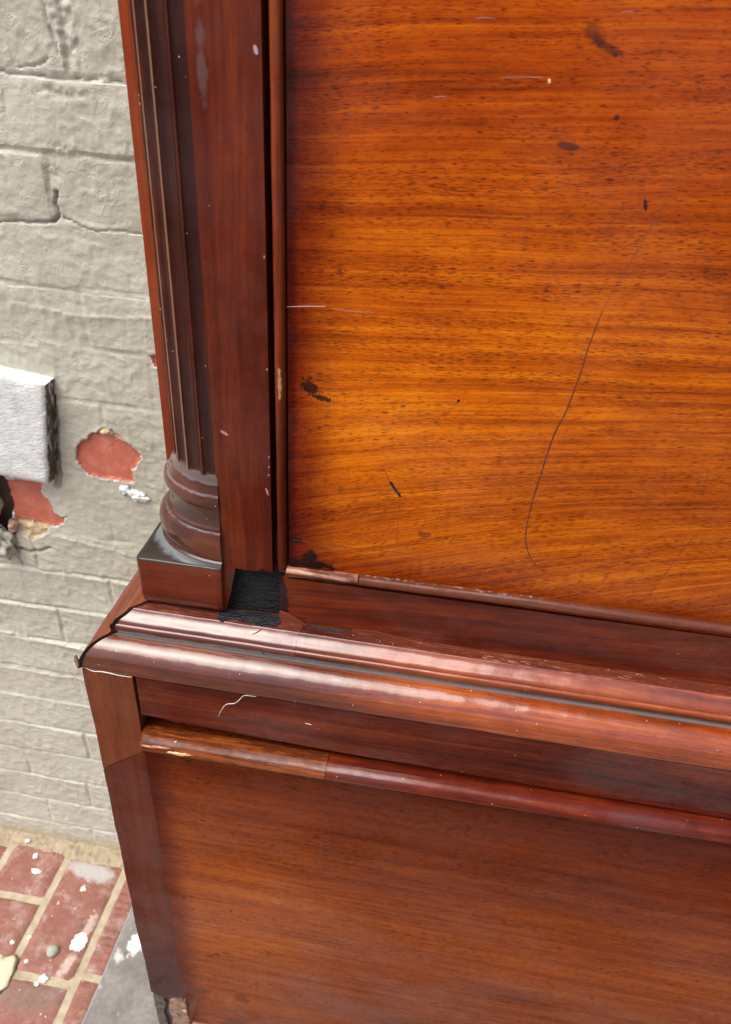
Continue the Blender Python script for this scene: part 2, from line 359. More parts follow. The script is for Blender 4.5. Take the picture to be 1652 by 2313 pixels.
M_lip = wood('lip_wood', 'X', ((.022, .003, .002), (.095, .011, .004), (.21, .036, .006)), pore=.2, rough=.26, coat=.9, coat_rough=.1, streak=1., dust=.12, wave=.3,
    masks=[lambda k: (k.mul(k.mul(k.step(k.x, .05, .09), band(.8535, .858, .001, .002, 120.)(k)), .6), (.40, .11, .02), 'MIX')])
def amber_streak(k):
    n = k.noise(k.vec(k.mul(k.x, 55.), k.mul(k.y, 700.), k.mul(k.z, 500.)), 1., 4., .7)
    return k.mul(k.step(n, .52, .72), .9), (.34, .10, .010), 'MIX'
M_lip_rep = wood('lip_repair_wood', 'X', ((.015, .005, .002), (.10, .020, .006), (.26, .065, .012)), pore=.5, pore_gate=.6, rough=.3, coat=.85, coat_rough=.1, streak=1.2, contrast=1.3, wave=.5, masks=[amber_streak])
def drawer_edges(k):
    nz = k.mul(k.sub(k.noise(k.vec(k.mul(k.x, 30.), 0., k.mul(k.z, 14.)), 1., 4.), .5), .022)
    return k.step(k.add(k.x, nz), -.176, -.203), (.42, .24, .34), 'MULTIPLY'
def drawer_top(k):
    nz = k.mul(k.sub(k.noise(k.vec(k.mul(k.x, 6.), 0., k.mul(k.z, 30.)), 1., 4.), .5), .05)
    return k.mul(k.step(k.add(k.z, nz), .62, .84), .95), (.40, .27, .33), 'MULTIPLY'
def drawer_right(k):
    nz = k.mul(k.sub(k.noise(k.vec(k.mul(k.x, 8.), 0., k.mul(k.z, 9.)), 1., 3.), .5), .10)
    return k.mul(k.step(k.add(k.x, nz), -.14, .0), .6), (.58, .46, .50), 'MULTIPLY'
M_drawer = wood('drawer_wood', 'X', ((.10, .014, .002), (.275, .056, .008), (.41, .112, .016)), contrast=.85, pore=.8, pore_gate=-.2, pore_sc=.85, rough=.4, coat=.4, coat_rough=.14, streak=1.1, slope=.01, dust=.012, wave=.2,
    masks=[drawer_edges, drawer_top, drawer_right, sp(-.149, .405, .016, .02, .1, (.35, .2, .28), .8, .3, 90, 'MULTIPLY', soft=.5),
           sp(-.141, .472, .008, .009, .1, (.45, .3, .35), .7, .3, 90, 'MULTIPLY', soft=.5), sp(-.185, .47, .012, .006, .1, (.5, .35, .4), .7, .3, 90, 'MULTIPLY', soft=.5)])
M_post = wood('post_wood', 'Z', ((.028, .005, .003), (.080, .014, .007), (.13, .028, .010)), pore=.2, rough=.38, coat=.5, coat_rough=.2, streak=.45, dust=.02, contrast=.8,
    masks=[lambda k: (k.mul(k.step(k.z, .60, .47), .55), (.05, .035, .033), 'MIX')])
M_post_top = wood('post_patch_wood', 'Z', ((.055, .012, .005), (.14, .034, .012), (.19, .054, .02)), pore=.3, rough=.4, coat=.5, coat_rough=.2, streak=.5, contrast=.8)
M_case = wood('case_wood', 'Z', ((.04, .009, .005), (.12, .028, .012), (.2, .05, .02)), pore=.3, rough=.4, coat=.4)
M_filler = wood('filler_wood', 'X', ((.05, .012, .006), (.13, .032, .015), (.22, .06, .03)), pore=0, rough=.5, coat=.3, coat_rough=.3)
M_dark = flat('unlit_inner_wood', (.022, .012, .008), .8)
M_raw = flat('raw_broken_wood', (.26, .15, .10), .8, .5, 140., .8, 500., .0008, col2=(.08, .04, .03))
M_rawdark = flat('weathered_raw_wood', (.10, .075, .06), .85, .5, 140., .9, 400., .001, col2=(.035, .022, .018))
M_cream = flat('bare_wood_chip', (.62, .38, .19), .6, .3, 400.)
M_pale = flat('pale_wood_chip', (.42, .19, .11), .6, .3, 400.)
M_scratch = flat('scratch_in_varnish', (.05, .010, .006), .5)
M_clay = flat('dull_crack_edge', (.50, .36, .30), .6)
M_rust = flat('rusty_chip', (.38, .13, .05), .6)
M_white = flat('white_paint', (.74, .74, .71), .6, .12, 300.)
M_hook = flat('deep_scratch_in_varnish', (.075, .012, .005), .5)
M_dscr = flat('scratch_in_door_varnish', (.15, .028, .006), .5)
M_mauve = flat('clouded_varnish', (.36, .22, .24), .5)
M_fibre = flat('pale_fibre', (.75, .68, .6), .5)
def black_mat():
    k = T('black_painted_wood'); v = k.vec(k.mul(k.x, 110.), k.mul(k.y, 200.), k.mul(k.z, 900.))
    n = k.noise(v, 1., 4., .65, .6); b = k.noise(k.P, 1400., 2.)
    k.L(k.ramp(n, [(.35, (.003, .003, .004)), (.62, (.008, .006, .008)), (.78, (.03, .027, .03))]), k.b.inputs['Base Color']); k.b.inputs['Roughness'].default_value = .30
    k.b.inputs['Specular IOR Level'].default_value = .45
    k.L(k.bump(k.add(n, k.mul(b, .3)), 1., .0030), k.b.inputs['Normal']); return k.m
M_black = black_mat()

# ------------------------------------------------------------ the chest
XL, XR, YB = -.2415, .70, .735
chest = empty('chest_of_drawers', (.2, .55, .008))
tag(chest, 'old reddish brown mahogany chest with worn waist moulding, fluted corner column and chipped black corner', 'chest')
PAR = chest
def P_(o):   # children keep their world coordinates although the empty stands at the chest's foot
    o.matrix_parent_inverse = Matrix.Translation(-Vector(chest.location)); return o
_mesh_obj = mesh_obj
def mesh_obj(name, verts, faces, mat, parent=None, *a, **kw):
    o = _mesh_obj(name, verts, faces, mat, parent, *a, **kw)
    if parent is chest: P_(o)
    return o

# upper case -----------------------------------------------------------
Zt = 1.78
stile_pts = [(-.147, .9600), (-.1462, .9600), (-.1440, .9690), (-.1412, .9800), (-.1392, .9905), (-.1371, 1.0008), (-.128, 1.0004), (-.1110, 1.0008)]
plateXZ('front_stile', ragged(stile_pts, .002, .00025, 3., False)+[(-.1110, Zt), (-.147, Zt)], .400, .424, M_stile, PAR)
boxX('stile_core', -.147, -.100, .4085, .430, .9588, 1.03, M_black, PAR)
def recess():
    nx, nz_ = 96, 84; vs_, fs = [], []
    for j in range(nz_+1):
        for i in range(nx+1):
            x, z = -.1470+.0465*i/nx, .9592+.0440*j/nz_
            n = mn.noise(Vector((x*90, 0, z*520)))*.0010+mn.noise(Vector((x*420, 3, z*900)))*.0005+mn.noise(Vector((x*60, 7, z*60)))*.0010
            vs_.append((x, .4066+n, z))
    m = nx+1
    for j in range(nz_):
        for i in range(nx): a = j*m+i; fs.append((a, a+1, a+m+1, a+m))
    n0 = len(vs_)
    for i, j in ((0, 0), (nx, 0), (nx, nz_), (0, nz_)): vs_.append((vs_[j*m+i][0], .412, vs_[j*m+i][2]))
    fs.append((n0, n0+1, n0+2, n0+3))
    return mesh_obj('exposed_wood', vs_, fs, M_black, PAR, 80, label='rough black painted bare wood where the corner of the stile has broken away')
recess()
# side stile seen past the column
boxZ('side_stile', -.1970, -.160, .440, .50, .9592, Zt, M_side, PAR, r=.0012)
boxZ('case_side', -.1965, -.176, .50, YB, .9592, Zt, M_case, PAR)
boxX('case_back', -.1965, XR-.045, YB-.012, YB+.002, .9592, Zt, M_case, PAR)
boxZ('far_side', XR-.065, XR-.045, .405, YB, .9592, Zt, M_case, PAR)
boxX('case_top', -.215, XR-.03, .385, YB, Zt, Zt+.03, M_case, PAR, r=.004)
boxX('inner_divider', -.147, XR-.07, .432, .450, .9592, Zt, M_dark, PAR)

# quarter column: flutes
def lathe(name, rings, th0, th1, nth, mat, parent, flute=False, **kw):
    vs_, fs = [], []
    for (z, rx, ry) in rings:
        for i in range(nth+1):
            th = th0+(th1-th0)*i/nth; d = 0.
            if flute:
                ph = (math.degrees(th)-13.5) % 18.; ph = min(ph, 18-ph)         # angle from the nearest arris
                fade = flute(z)
                q = max(0., (ph-1.1)/7.9); d = .0036*math.sqrt(max(0, 1-(1-q)**2))*fade
            x = -.147-(rx-d)*math.sin(th); y = .44-(ry-d)*math.cos(th)
            vs_.append(wob((x, y, z), .00012, 60.) if not flute else (x, y, z))
    m = nth+1
    for j in range(len(rings)-1):
        for i in range(nth): a = j*m+i; fs.append((a, a+1, a+m+1, a+m))
    n0 = len(vs_)
    for (z, rx, ry) in rings: vs_.append((-.140, .448, z))
    for j in range(len(rings)-1):
        fs.append((j*m, (j+1)*m, n0+j+1, n0+j)); fs.append((j*m+nth, n0+j, n0+j+1, (j+1)*m+nth))
    fs.append(tuple(range(m))+(n0,)); fs.append(tuple((len(rings)-1)*m+i for i in range(m))+(n0+len(rings)-1,))
    return mesh_obj(name, vs_, fs, mat, parent, 50, **kw)
fl = lambda z: min(1, max(0, (z-1.0685)/.006))**.5
zs = [1.0655+.0012*i for i in range(12)]+[1.085, 1.1, 1.2, 1.35, 1.5, Zt]
lathe('column_shaft', [(z, .040, .040) for z in zs], R(-1), R(97), 340, M_column, PAR, flute=fl)
prof = [(1.0030, .013), (1.0055, .0150)]
prof += [(1.0180+.0118*math.sin(a), .0085+.0075*math.cos(a)) for a in [R(-75+15*i) for i in range(11)]]
prof += [(1.0300, .0084), (1.0306, .0092), (1.0318, .0096), (1.0330, .0090), (1.0335, .0076), (1.0340, .0066), (1.0360, .0054), (1.0400, .0043), (1.0440, .0043), (1.0470, .0052), (1.0484, .0062),
         (1.0488, .0078), (1.0500, .0090), (1.0515, .0094), (1.0535, .0094), (1.0555, .0090), (1.0570, .0083), (1.0578, .0070), (1.0582, .0058), (1.0590, .0056), (1.0620, .0044), (1.0650, .0034), (1.0664, .0032), (1.0670, .0026), (1.0676, .0014), (1.0690, .0006), (1.072, -.0006)]
lathe('turned_base', [(z, .040+e, .040+e*.26+.0002) for z, e in prof], R(-1.5), R(100), 60, M_base, PAR)
# plinth block with rounded left corners, its top dished up to the base
def plinth():
    x0, x1, y0, y1, z0, z1 = -.2078, -.1462, .3955, .470, .9616, 1.0012
    pr = []
    for a in [R(180+90*k/5) for k in range(6)]: pr.append((x0+.0035+.0035*math.cos(a), y0+.0035+.0035*math.sin(a)))
    for k in range(1, 12): pr.append((x0+.0035+(x1-x0-.0045)*k/12, y0))
    pr += [(x1-.0006, y0), (x1, y0+.0006), (x1, y0+.004), (x1, y1), (x0, y1)]
    for k in range(1, 12): pr.append((x0, y1+(y0+.0035-y1)*k/12))
    levels = [(z0, .0032), (z0+.0007, .0020), (z0+.002, .0010), (z0+.005, .0004), (z0+.01, 0), (z0+.02, 0), (z0+.03, 0), (z1-.0012, 0), (z1-.0004, .0003), (z1, .0012)]
    cx, cy = (x0+x1)/2, (y0+y1)/2; vs_, fs = [], []; m = len(pr)
    for z, ins in levels:
        for x, y in pr:
            dx = ins*(1 if x < cx else -.2); dy = ins*(1 if y < cy else 0)
            vs_.append(wob((x+dx, y+dy, z), .00035, 45.))
    for j in range(len(levels)-1):
        for i in range(m): a = j*m+i; b = j*m+(i+1) % m; fs.append((a, b, b+m, a+m))
    fs.append(tuple(range(m))[::-1])
    fs.append(tuple((len(levels)-1)*m+i for i in range(m)))
    return mesh_obj('plinth_block', vs_, fs, M_plinth, PAR, 50)
pb = plinth()
def plinth_top():
    # dished skin: rises from the block's rim to the turned base
    nr, nt_ = 10, 48; vs_, fs = [], []
    for i in range(nt_+1):
        th = R(-1+98*i/nt_); s_, c_ = math.sin(th), math.cos(th)
        ix, iy = -.147-.0548*s_, .44-.0440*c_
        dx, dy = -s_, -c_
        tx = (-.2066+.147)/dx if dx < -1e-4 else 1e9; ty = (.3968-.44)/dy if dy < -1e-4 else 1e9
        tt = min(tx, ty); ox, oy = -.147+dx*tt, .44+dy*tt
        if oy < .3969: ox = max(ox, -.2066)
        for j in range(nr+1):
            f = j/nr; z = 1.0010+.0038*(1-f)**2.2
            vs_.append((ix+(ox-ix)*f, iy+(oy-iy)*f, z))
    m = nr+1
    for i in range(nt_):
        for j in range(nr): a = i*m+j; fs.append((a, a+1, a+m+1, a+m))
    o = mesh_obj('dished_top', vs_, fs, M_plinth_top, pb, 60); o.matrix_parent_inverse = pb.matrix_world.inverted(); return o
plinth_top()

# door ------------------------------------------------------------------
door = boxX('door', -.0998, XR-.09, .4012, .424, 1.0005, Zt-.04, M_door, PAR, r=.0005)
def C_(o, par): o.matrix_parent_inverse = Matrix.Translation(-Vector(chest.location)); return o
def sub(o): o.parent and None; return o
def halfbead(r, y, depth, n=8):   # profile (y, w): round nose forward, square back
    return [(y-depth*math.sin(R(180*i/n)), -r*math.cos(R(180*i/n))) for i in range(n+1)]+[(y+.006, r), (y+.006, -r)]
prism('bead', halfbead(.0030, .4005, .0042), lambda t, u, v: (-.1042+v, u, t), 1.0065, Zt-.045, 90, M_bead, door, amp=.00018, fr=35.)
# horizontal bead dips to the left as in the photograph: it is sprung away from the panel
bz = lambda x: 1.0048+.0165*(x+.1)-.010*max(0, x-.05)
prism('bead', halfbead(.0038, .4005, .0046), lambda t, u, v: (t, u, bz(t)+v), .0035-.0545, XR-.1, 70, M_beadh, door, amp=.00012, fr=40.)
prism('bead', halfbead(.0036, .4008, .0044), lambda t, u, v: (t, u, bz(t)+v*(1-.25*mn.noise(Vector((t*90, 0, 0))))-.0003), -.1008, .0027-.0545, 36, M_beadw, door, amp=.0006, fr=130., label='splintered short bead with pale raw wood showing')
# scratches and dents in the door's varnish
yd = .4012
def D_(name, pts, w_, mat, **k): return ribbon(name, pts, w_*.72, M_dscr if mat is M_scratch else mat, parent=door, y=yd, t=.00006, **k)
D_('scratch', [(.0846, 1.2841), (.0848, 1.2745), (.0845, 1.2595), (.0802, 1.2461), (.0769, 1.2349), (.0705, 1.2173), (.0665, 1.2020)], .0006, M_scratch)
D_('scratch', [(.0665, 1.2020), (.0655, 1.1960), (.0636, 1.1814), (.0626, 1.1681), (.0595, 1.1454), (.0555, 1.1286), (.0531, 1.1054), (.0510, 1.0788), (.0512, 1.0596), (.0546, 1.0468), (.0606, 1.0376), (.0699, 1.0311)], .0011, M_hook, label='long hooked dark scratch')
D_('scratch', [(.1598, 1.1055), (.1521, 1.0822), (.1455, 1.0642), (.1386, 1.0386), (.1301, 1.0158)], .0006, M_scratch)
D_('scratch', [(.1686, 1.0765), (.1479, 1.0678), (.1254, 1.0565), (.1023, 1.0436), (.0814, 1.0327)], .0005, M_scratch)
D_('scratch', [(-.1001, 1.1878), (-.0912, 1.1890), (-.0785, 1.1903)], .0006, M_clay)
D_('scratch', [(-.0757, 1.1895), (-.0642, 1.1891), (-.0516, 1.1899)], .0005, M_pale)
D_('scratch', [(-.0407, 1.0940), (-.0357, 1.0845), (-.0335, 1.0800)], .0007, M_scratch)
D_('gouge', [(-.0357, 1.0848), (-.0325, 1.0800), (-.0283, 1.0745)], .0030, M_black)
D_('scratch', [(-.0298, 1.0894), (-.0285, 1.0556), (-.0285, 1.0352)], .0004, M_scratch)
D_('scratch', [(.1387, 1.1177), (.1414, 1.1056)], .0006, M_scratch)
D_('scratch', [(.1440, 1.1190), (.1450, 1.1040)], .0005, M_scratch)
D_('scratch', [(-.0971, 1.0309), (-.0845, 1.0301), (-.0576, 1.0304), (-.0273, 1.032), (-.0085, 1.0316)], .0006, M_scratch)
D_('scratch', [(-.0943, 1.0733), (-.0686, 1.075), (-.0379, 1.0775), (-.0183, 1.0787)], .0005, M_scratch)
for a, b in (((-.0006, 1.3036), (.0184, 1.3050)), ((-.015, 1.3254), (-.006, 1.326)), ((.0463, 1.331), (.0523, 1.3312)), ((-.030, 1.294), (-.024, 1.2945))):
    D_('pale_pore', [a, ((a[0]+b[0])/2, (a[1]+b[1])/2+.0003), b], .00030, M_mauve)
lump('paint_speck', (.0212, yd, 1.3037), (.0007, .0004, .0010), M_cream, door)

# bottom rail of the upper case
rt = lambda x: .9985+.002*min(1, max(0, (x+.1)/.3))
top = [(x, rt(x)+(.0006*mn.noise(Vector((x*300, 0, 7))) if x < -.03 else 0)) for x in np.linspace(-.106, XR-.075, 160)]
bot = [(XR-.075, .9580), (-.05, .9580), (-.106, .9580)]
plateXZ('bottom_rail', top+bot, .400, .4240, M_rail, PAR)
boxX('ledge_under_door', -.106, XR-.08, .4055, .43, .990, .9990, M_rawdark, PAR)
def flatpiece(name, pts, z0, z1, mat):
    m = len(pts); vs_ = [(x, y, z0) for x, y in pts]+[(x, y, z1) for x, y in pts]
    fs = [tuple(range(m))[::-1], tuple(range(m, 2*m))]+[(i, (i+1) % m, (i+1) % m+m, i+m) for i in range(m)]
    return mesh_obj(name, vs_, fs, mat, PAR, 30)
flatpiece('broken_notch', ragged([(-.0900, .4005), (-.0850, .3995), (-.0805, .3980), (-.0760, .3966), (-.0700, .3970), (-.0650, .3962), (-.0600, .3972), (-.0580, .3990), (-.0480, .3996), (-.0330, .4005)], .0010, .0010, 5.), .9585, .9594, M_dark)  # dark plate laid on the fillet, the notch's shade put into its colour
tube3_notch = [(-.0870, .3968, .9594), (-.081, .3950, .9595), (-.074, .3945, .9594), (-.066, .3940, .9595), (-.0585, .3953, .9594), (-.0555, .3978, .9596)]
plateXZ('filler', ragged([(-.1062, .9582), (-.1062, .9685), (-.1010, .9672), (-.0950, .9640), (-.0895, .9606), (-.0860, .9582)], .0014, .0003, 2.), .3982, .4003, M_filler, PAR)
plateXZ('filler', ragged([(-.0545, .9580), (-.0540, .9606), (-.0480, .9618), (-.0400, .9622), (-.0250, .9608), (-.0100, .9590), (.005, .9580)], .0014, .0003, 7.), .3988, .4003, M_filler, PAR)
# chips on the stile
def chip(name, x, z, rx, rz, y, mat, par, rot=0.):
    pts = []
    for i in range(14):
        a = 2*math.pi*i/14; r = 1+.3*mn.noise(Vector((math.cos(a)*2, math.sin(a)*2, x*500)))
        u, v = math.cos(a)*rx*r, math.sin(a)*rz*r
        pts.append((x+u*math.cos(rot)-v*math.sin(rot), z+u*math.sin(rot)+v*math.cos(rot)))
    return plateXZ(name, pts, y-.00018, y+.0008, mat, par, 30)
chip('chip', -.1395, 1.1052, .0028, .0009, .400, M_pale, PAR, -.5)
chip('chip', -.1134, 1.0665, .0007, .0030, .400, M_rust, PAR, .3)
chip('chip', -.1138, 1.3080, .0010, .0020, .400, M_mauve, PAR, .3)
for x, z in ((-.1118, 1.092), (-.1120, 1.085), (-.1122, 1.079), (-.1119, 1.214), (-.1118, 1.15)):
    chip('chip', x, z, .0004, .0008, .400, M_pale, PAR)

# waist moulding ---------------------------------------------------------
def front(xl_gap=0.):   # t in 0..1 ; u = projection, v = z
    def f(t, u, v):
        xl = -.2015-u+xl_gap; return (xl+(XR-.03-xl)*t, .400-u, v)
    return f
def fr_x(x0, x1, slant=0.):
    def f(t, u, v):
        a = (-.2015-u) if x0 is None else x0-slant*u
        return (a+(x1-slant*u-a)*t, .400-u, v)
    return f
ov1 = [(-.004, .9590), (.0090, .9591), (.0098, .9593), (.0103, .9590), (.0108, .9581), (.0125, .9567), (.0145, .9554), (.0165, .9544), (.0180, .9535), (.0186, .9527), (.0189, .9517), (.0190, .9509),
       (.0199, .9507), (.0206, .9501), (.0208, .9490), (.0207, .9462), (.0203, .9448), (.0195, .9425), (-.004, .9425)]
ov2 = [(-.004, .9424), (.0222, .9428)]
ov2 += [(.0250, .94235), (.0280, .94150), (.0305, .94030), (.0325, .93895), (.0345, .93715), (.0362, .93505), (.0376, .93260), (.0387, .92980), (.0395, .92670), (.0400, .92420)]
ov2 += [(.0400, .9235), (.0396, .9222), (.038, .9216), (-.004, .9216)]
prism('small_moulding', ov1, fr_x(None, -.0889, .1), 0, 1, 60, M_mould_rep, PAR, amp=.00035, fr=60., seed=2, smooth=50, label='worn pinkish repaired length of the upper moulding, cracked')
prism('small_moulding', ov1, fr_x(-.0888, XR-.03, .1), 0, 1, 180, M_mould, PAR, amp=.00022, fr=50., smooth=50)
prism('waist_moulding', ov2, fr_x(None, XR-.03), 0, 1, 240, M_mould, PAR, amp=.00022, fr=40., smooth=50)
# the return on the side has sprung away from the mitre
def side(t, u, v):
    yf = .3985-u; return (-.2020-u-.0014-.0006*(1-t), yf+(YB-yf)*t, v+.0012)
full = [(-.012, .9600)]+ov1[1:-2]+ov2[1:-1]+[(-.012, .9216)]
prism('side_moulding', full, side, 0, 1, 60, M_mould_side, PAR, amp=.0005, fr=70., smooth=50)
plateXZ('torn_end', ragged([(-.2445, .9360), (-.2430, .9370), (-.2420, .9320), (-.2426, .9262), (-.2440, .9250), (-.2449, .9310)], .0010, .0004, 2.), .3575, .3590, M_raw, PAR)
def tube3(name, pts, r, mat, parent, taper=True, sub=5, **kw):
    P = [Vector(p) for p in pts]; Q = []
    for i in range(len(P)-1):
        p0, p1, p2, p3 = P[max(i-1, 0)], P[i], P[i+1], P[min(i+2, len(P)-1)]
        for k in range(sub):
            s = k/sub; Q.append(.5*((2*p1)+(p2-p0)*s+(2*p0-5*p1+4*p2-p3)*s*s+(3*p1-p0-3*p2+p3)*s**3))
    Q.append(P[-1]); vs_, fs = [], []; n = len(Q)
    for i, q in enumerate(Q):
        d = (Q[min(i+1, n-1)]-Q[max(i-1, 0)]).normalized(); a = d.orthogonal().normalized(); b = d.cross(a)
        rr = r*(.35+.65*math.sin(math.pi*min(max(i/(n-1), .05), .95))) if taper else r
        for k in range(5): an = 2*math.pi*k/5; vs_.append(q+(a*math.cos(an)+b*math.sin(an))*rr)
    for i in range(n-1):
        for k in range(5): fs.append((i*5+k, i*5+(k+1) % 5, i*5+5+(k+1) % 5, i*5+5+k))
    fs.append((0, 1, 2, 3, 4)); fs.append(tuple((n-1)*5+k for k in range(5)))
    return mesh_obj(name, vs_, fs, mat, parent, 60, **kw)
tube3('crack', [(-.1400, .3820, .9505), (-.1300, .3840, .9530), (-.1230, .3855, .9550), (-.1180, .3880, .9574), (-.1165, .3905, .9588)], .0004, M_dark, PAR)
tube3('crack', [(-.1290, .3842, .9530), (-.1288, .3830, .9516)], .0003, M_dark, PAR)
tube3('crack', [(-.1138, .3812, .9500), (-.1133, .3797, .9480), (-.1139, .3795, .9440)], .0006, M_dark, PAR)
lump('splinter', (-.1172, .3908, .9588), (.0016, .0030, .0008), M_raw, PAR, .4)
lump('splinter', (-.1142, .3935, .9590), (.0020, .0020, .0007), M_rawdark, PAR, .4)
lump('chip', (-.2120, .3862, .9563), (.0062, .0022, .0009), M_cream, PAR, .5, 2.)
for i in range(8):
    x = .02+rng.random()*.22; y = .392+rng.random()*.007
    tube3('splinter', [(x, y, .9591), (x+.001+.002*rng.random(), y-.0006, .9594), (x+.003+.004*rng.random(), y-.0014*rng.random(), .9592)], .00016, M_pale, PAR)
for i in range(9):
    x = .035+rng.random()*.022; y = .391+rng.random()*.005
    tube3('splinter', [(x, y, .9589), (x+.004, y-.0008, .9590), (x+.008*rng.random()+.003, y-.0012, .9586)], .00024, M_pale, PAR)
# black spill where the stain ran over the fillet
def black_spill():
    pts = ragged([(-.150, .3958), (-.149, .3905), (-.1452, .3888), (-.1430, .3922), (-.136, .3932), (-.125, .3918), (-.117, .3900), (-.110, .3912), (-.1055, .3955), (-.1060, .4045), (-.1465, .4045)], .0016, .0006, 9.)
    m = len(pts); vs_ = [(x, y, .9591+.0001) for x, y in pts]+[(x, y, .9600) for x, y in pts]
    fs = [tuple(range(m))[::-1], tuple(range(m, 2*m))]+[(i, (i+1) % m, (i+1) % m+m, i+m) for i in range(m)]
    mesh_obj('black_spill', vs_, fs, M_black, PAR, 30)
black_spill()

# frieze ------------------------------------------------------------------
def frz(x):
    b = .8743+.0020*min(1, max(0, (.23-x)/.27)) + (.0050*((-.04-x)/.16) if x < -.04 else 0)
    if x < -.184: b += .0012
    if -.184 <= x < -.165: b += .0010*math.sin((x+.184)*600)*.5
    return b+.00035*mn.noise(Vector((x*140, 1, 1)))
xs = np.concatenate([np.linspace(XR-.02, -.15, 120), np.linspace(-.1495, -.2018, 60)])
plateXZ('frieze', [(-.2020+.0004*mn.noise(Vector((z*400, 2, 2))), z) for z in np.linspace(.8815, .9218, 26)]+[(XR-.02, .9218)]+[(x, frz(x)) for x in xs], .3605, .392, M_frieze, PAR)
# corner post: upper patch and lower veneer
def post_left(z): return XL-.0006+.0011*mn.noise(Vector((z*17, 3, 1)))+.0004*mn.noise(Vector((z*70, 3, 1)))-.0012*math.exp(-((z-.60)/.06)**2)
def post_right(z): return -.2046+.0006*mn.noise(Vector((z*22, 9, 1)))+.0003*mn.noise(Vector((z*110, 9, 1)))-.0012*math.exp(-((z-.655)/.012)**2)
zl = list(np.linspace(.9213, .8110, 30)); zr = list(np.linspace(.8412, .9205, 26))
plateXZ('post_patch', [(post_left(z), z) for z in zl]+[(-.2297, .8217), (-.2089, .8376)]+[(post_right(z), z) for z in zr]+[(-.225, .9218), (-.234, .9210)], .3604, .3725, M_post_top, PAR)
zl = list(np.linspace(.8100, .4440, 90)); zr = list(np.linspace(.4480, .8400, 100))
jag = ragged([(-.2422, .4420), (-.2347, .4402), (-.2307, .4352), (-.2232, .4350), (-.2160, .4420), (-.2119, .4432), (-.2048, .4475)], .0016, .0009, 4., False)
plateXZ('corner_post', [(post_left(z), z) for z in zl]+jag+[(post_right(z), z) for z in zr]+[(-.2089, .8372), (-.2297, .8213)], .3600, .3725, M_post, PAR)
boxZ('lower_side', XL+.0015, XL+.020, .3730, YB, .03, .9210, M_case, PAR, n=8, amp=.0006, fr=12.)
boxZ('post_core', XL+.003, -.208, .3655, .40, .03, .9200, M_rawdark, PAR, n=12, amp=.0006, fr=60.)
# broken foot of the post
plateXZ('broken_wood', ragged([(-.2412, .4380), (-.2300, .4330), (-.2290, .4180), (-.2330, .4000), (-.2310, .36), (-.2415, .36), (-.2420, .41)], .002, .0010, 6.), .3612, .3700, M_rawdark, PAR)
plateXZ('broken_wood', ragged([(-.2222, .4330), (-.2150, .4395), (-.2085, .4330), (-.2040, .4410), (-.2030, .4200), (-.2035, .3900), (-.2060, .355), (-.2270, .355), (-.2230, .3900), (-.2250, .4140)], .002, .0012, 8.), .3590, .3680, M_raw, PAR)
plateXZ('broken_wood', ragged([(-.2105, .4300), (-.2045, .4400), (-.2034, .4250), (-.2040, .4080), (-.2090, .4120), (-.2120, .4200)], .0016, .0009, 3.), .3575, .3600, M_raw, PAR)
chip('chip', -.2062, .4210, .0020, .0022, .3572, M_cream, PAR)
lump('splinter', (-.2150, .3588, .4060), (.0030, .0008, .010), M_pale, PAR, .5, 2.)
lump('splinter', (-.2075, .3574, .4330), (.0018, .0005, .0045), M_fibre, PAR, .5, 2.)
for i in range(14):
    x = -.2412+.0195*i/13+rng.normal()*.0005; z = .4600+.022*i/13*.9+rng.normal()*.0012; L = .005+.008*rng.random()
    ribbon('gouge', [(x, z+L*.8), (x+.0006, z), (x+.0016, z-L*.7)], .0009+.0006*rng.random(), M_scratch if i % 3 else M_dark, PAR, y=.3600)
lump('paint_speck', (-.2070, .3598, .6696), (.0016, .0006, .0012), M_white, PAR)
lump('paint_speck', (-.2415, .3603, .8980), (.0007, .0005, .0016), M_white, PAR)
for x, z in ((-.2196, .66), (-.235, .59), (-.2418, .473), (-.229, .72)):
    lump('paint_speck', (x, .3599, z), (.0004, .0002, .0004), M_white, PAR, sub=1)
tube3('crack', [(post_right(z)+.0004, .3602, z) for z in np.linspace(.838, .455, 60)], .00075, M_dark, PAR, taper=False, sub=2)
tube3('crack', [(-.2407, .3602, .9244), (-.2341, .3600, .9214), (-.2255, .3600, .9222), (-.2140, .3600, .9212), (-.2046, .3600, .9213)], .00035, M_fibre, PAR, label='pale glue line under the moulding')

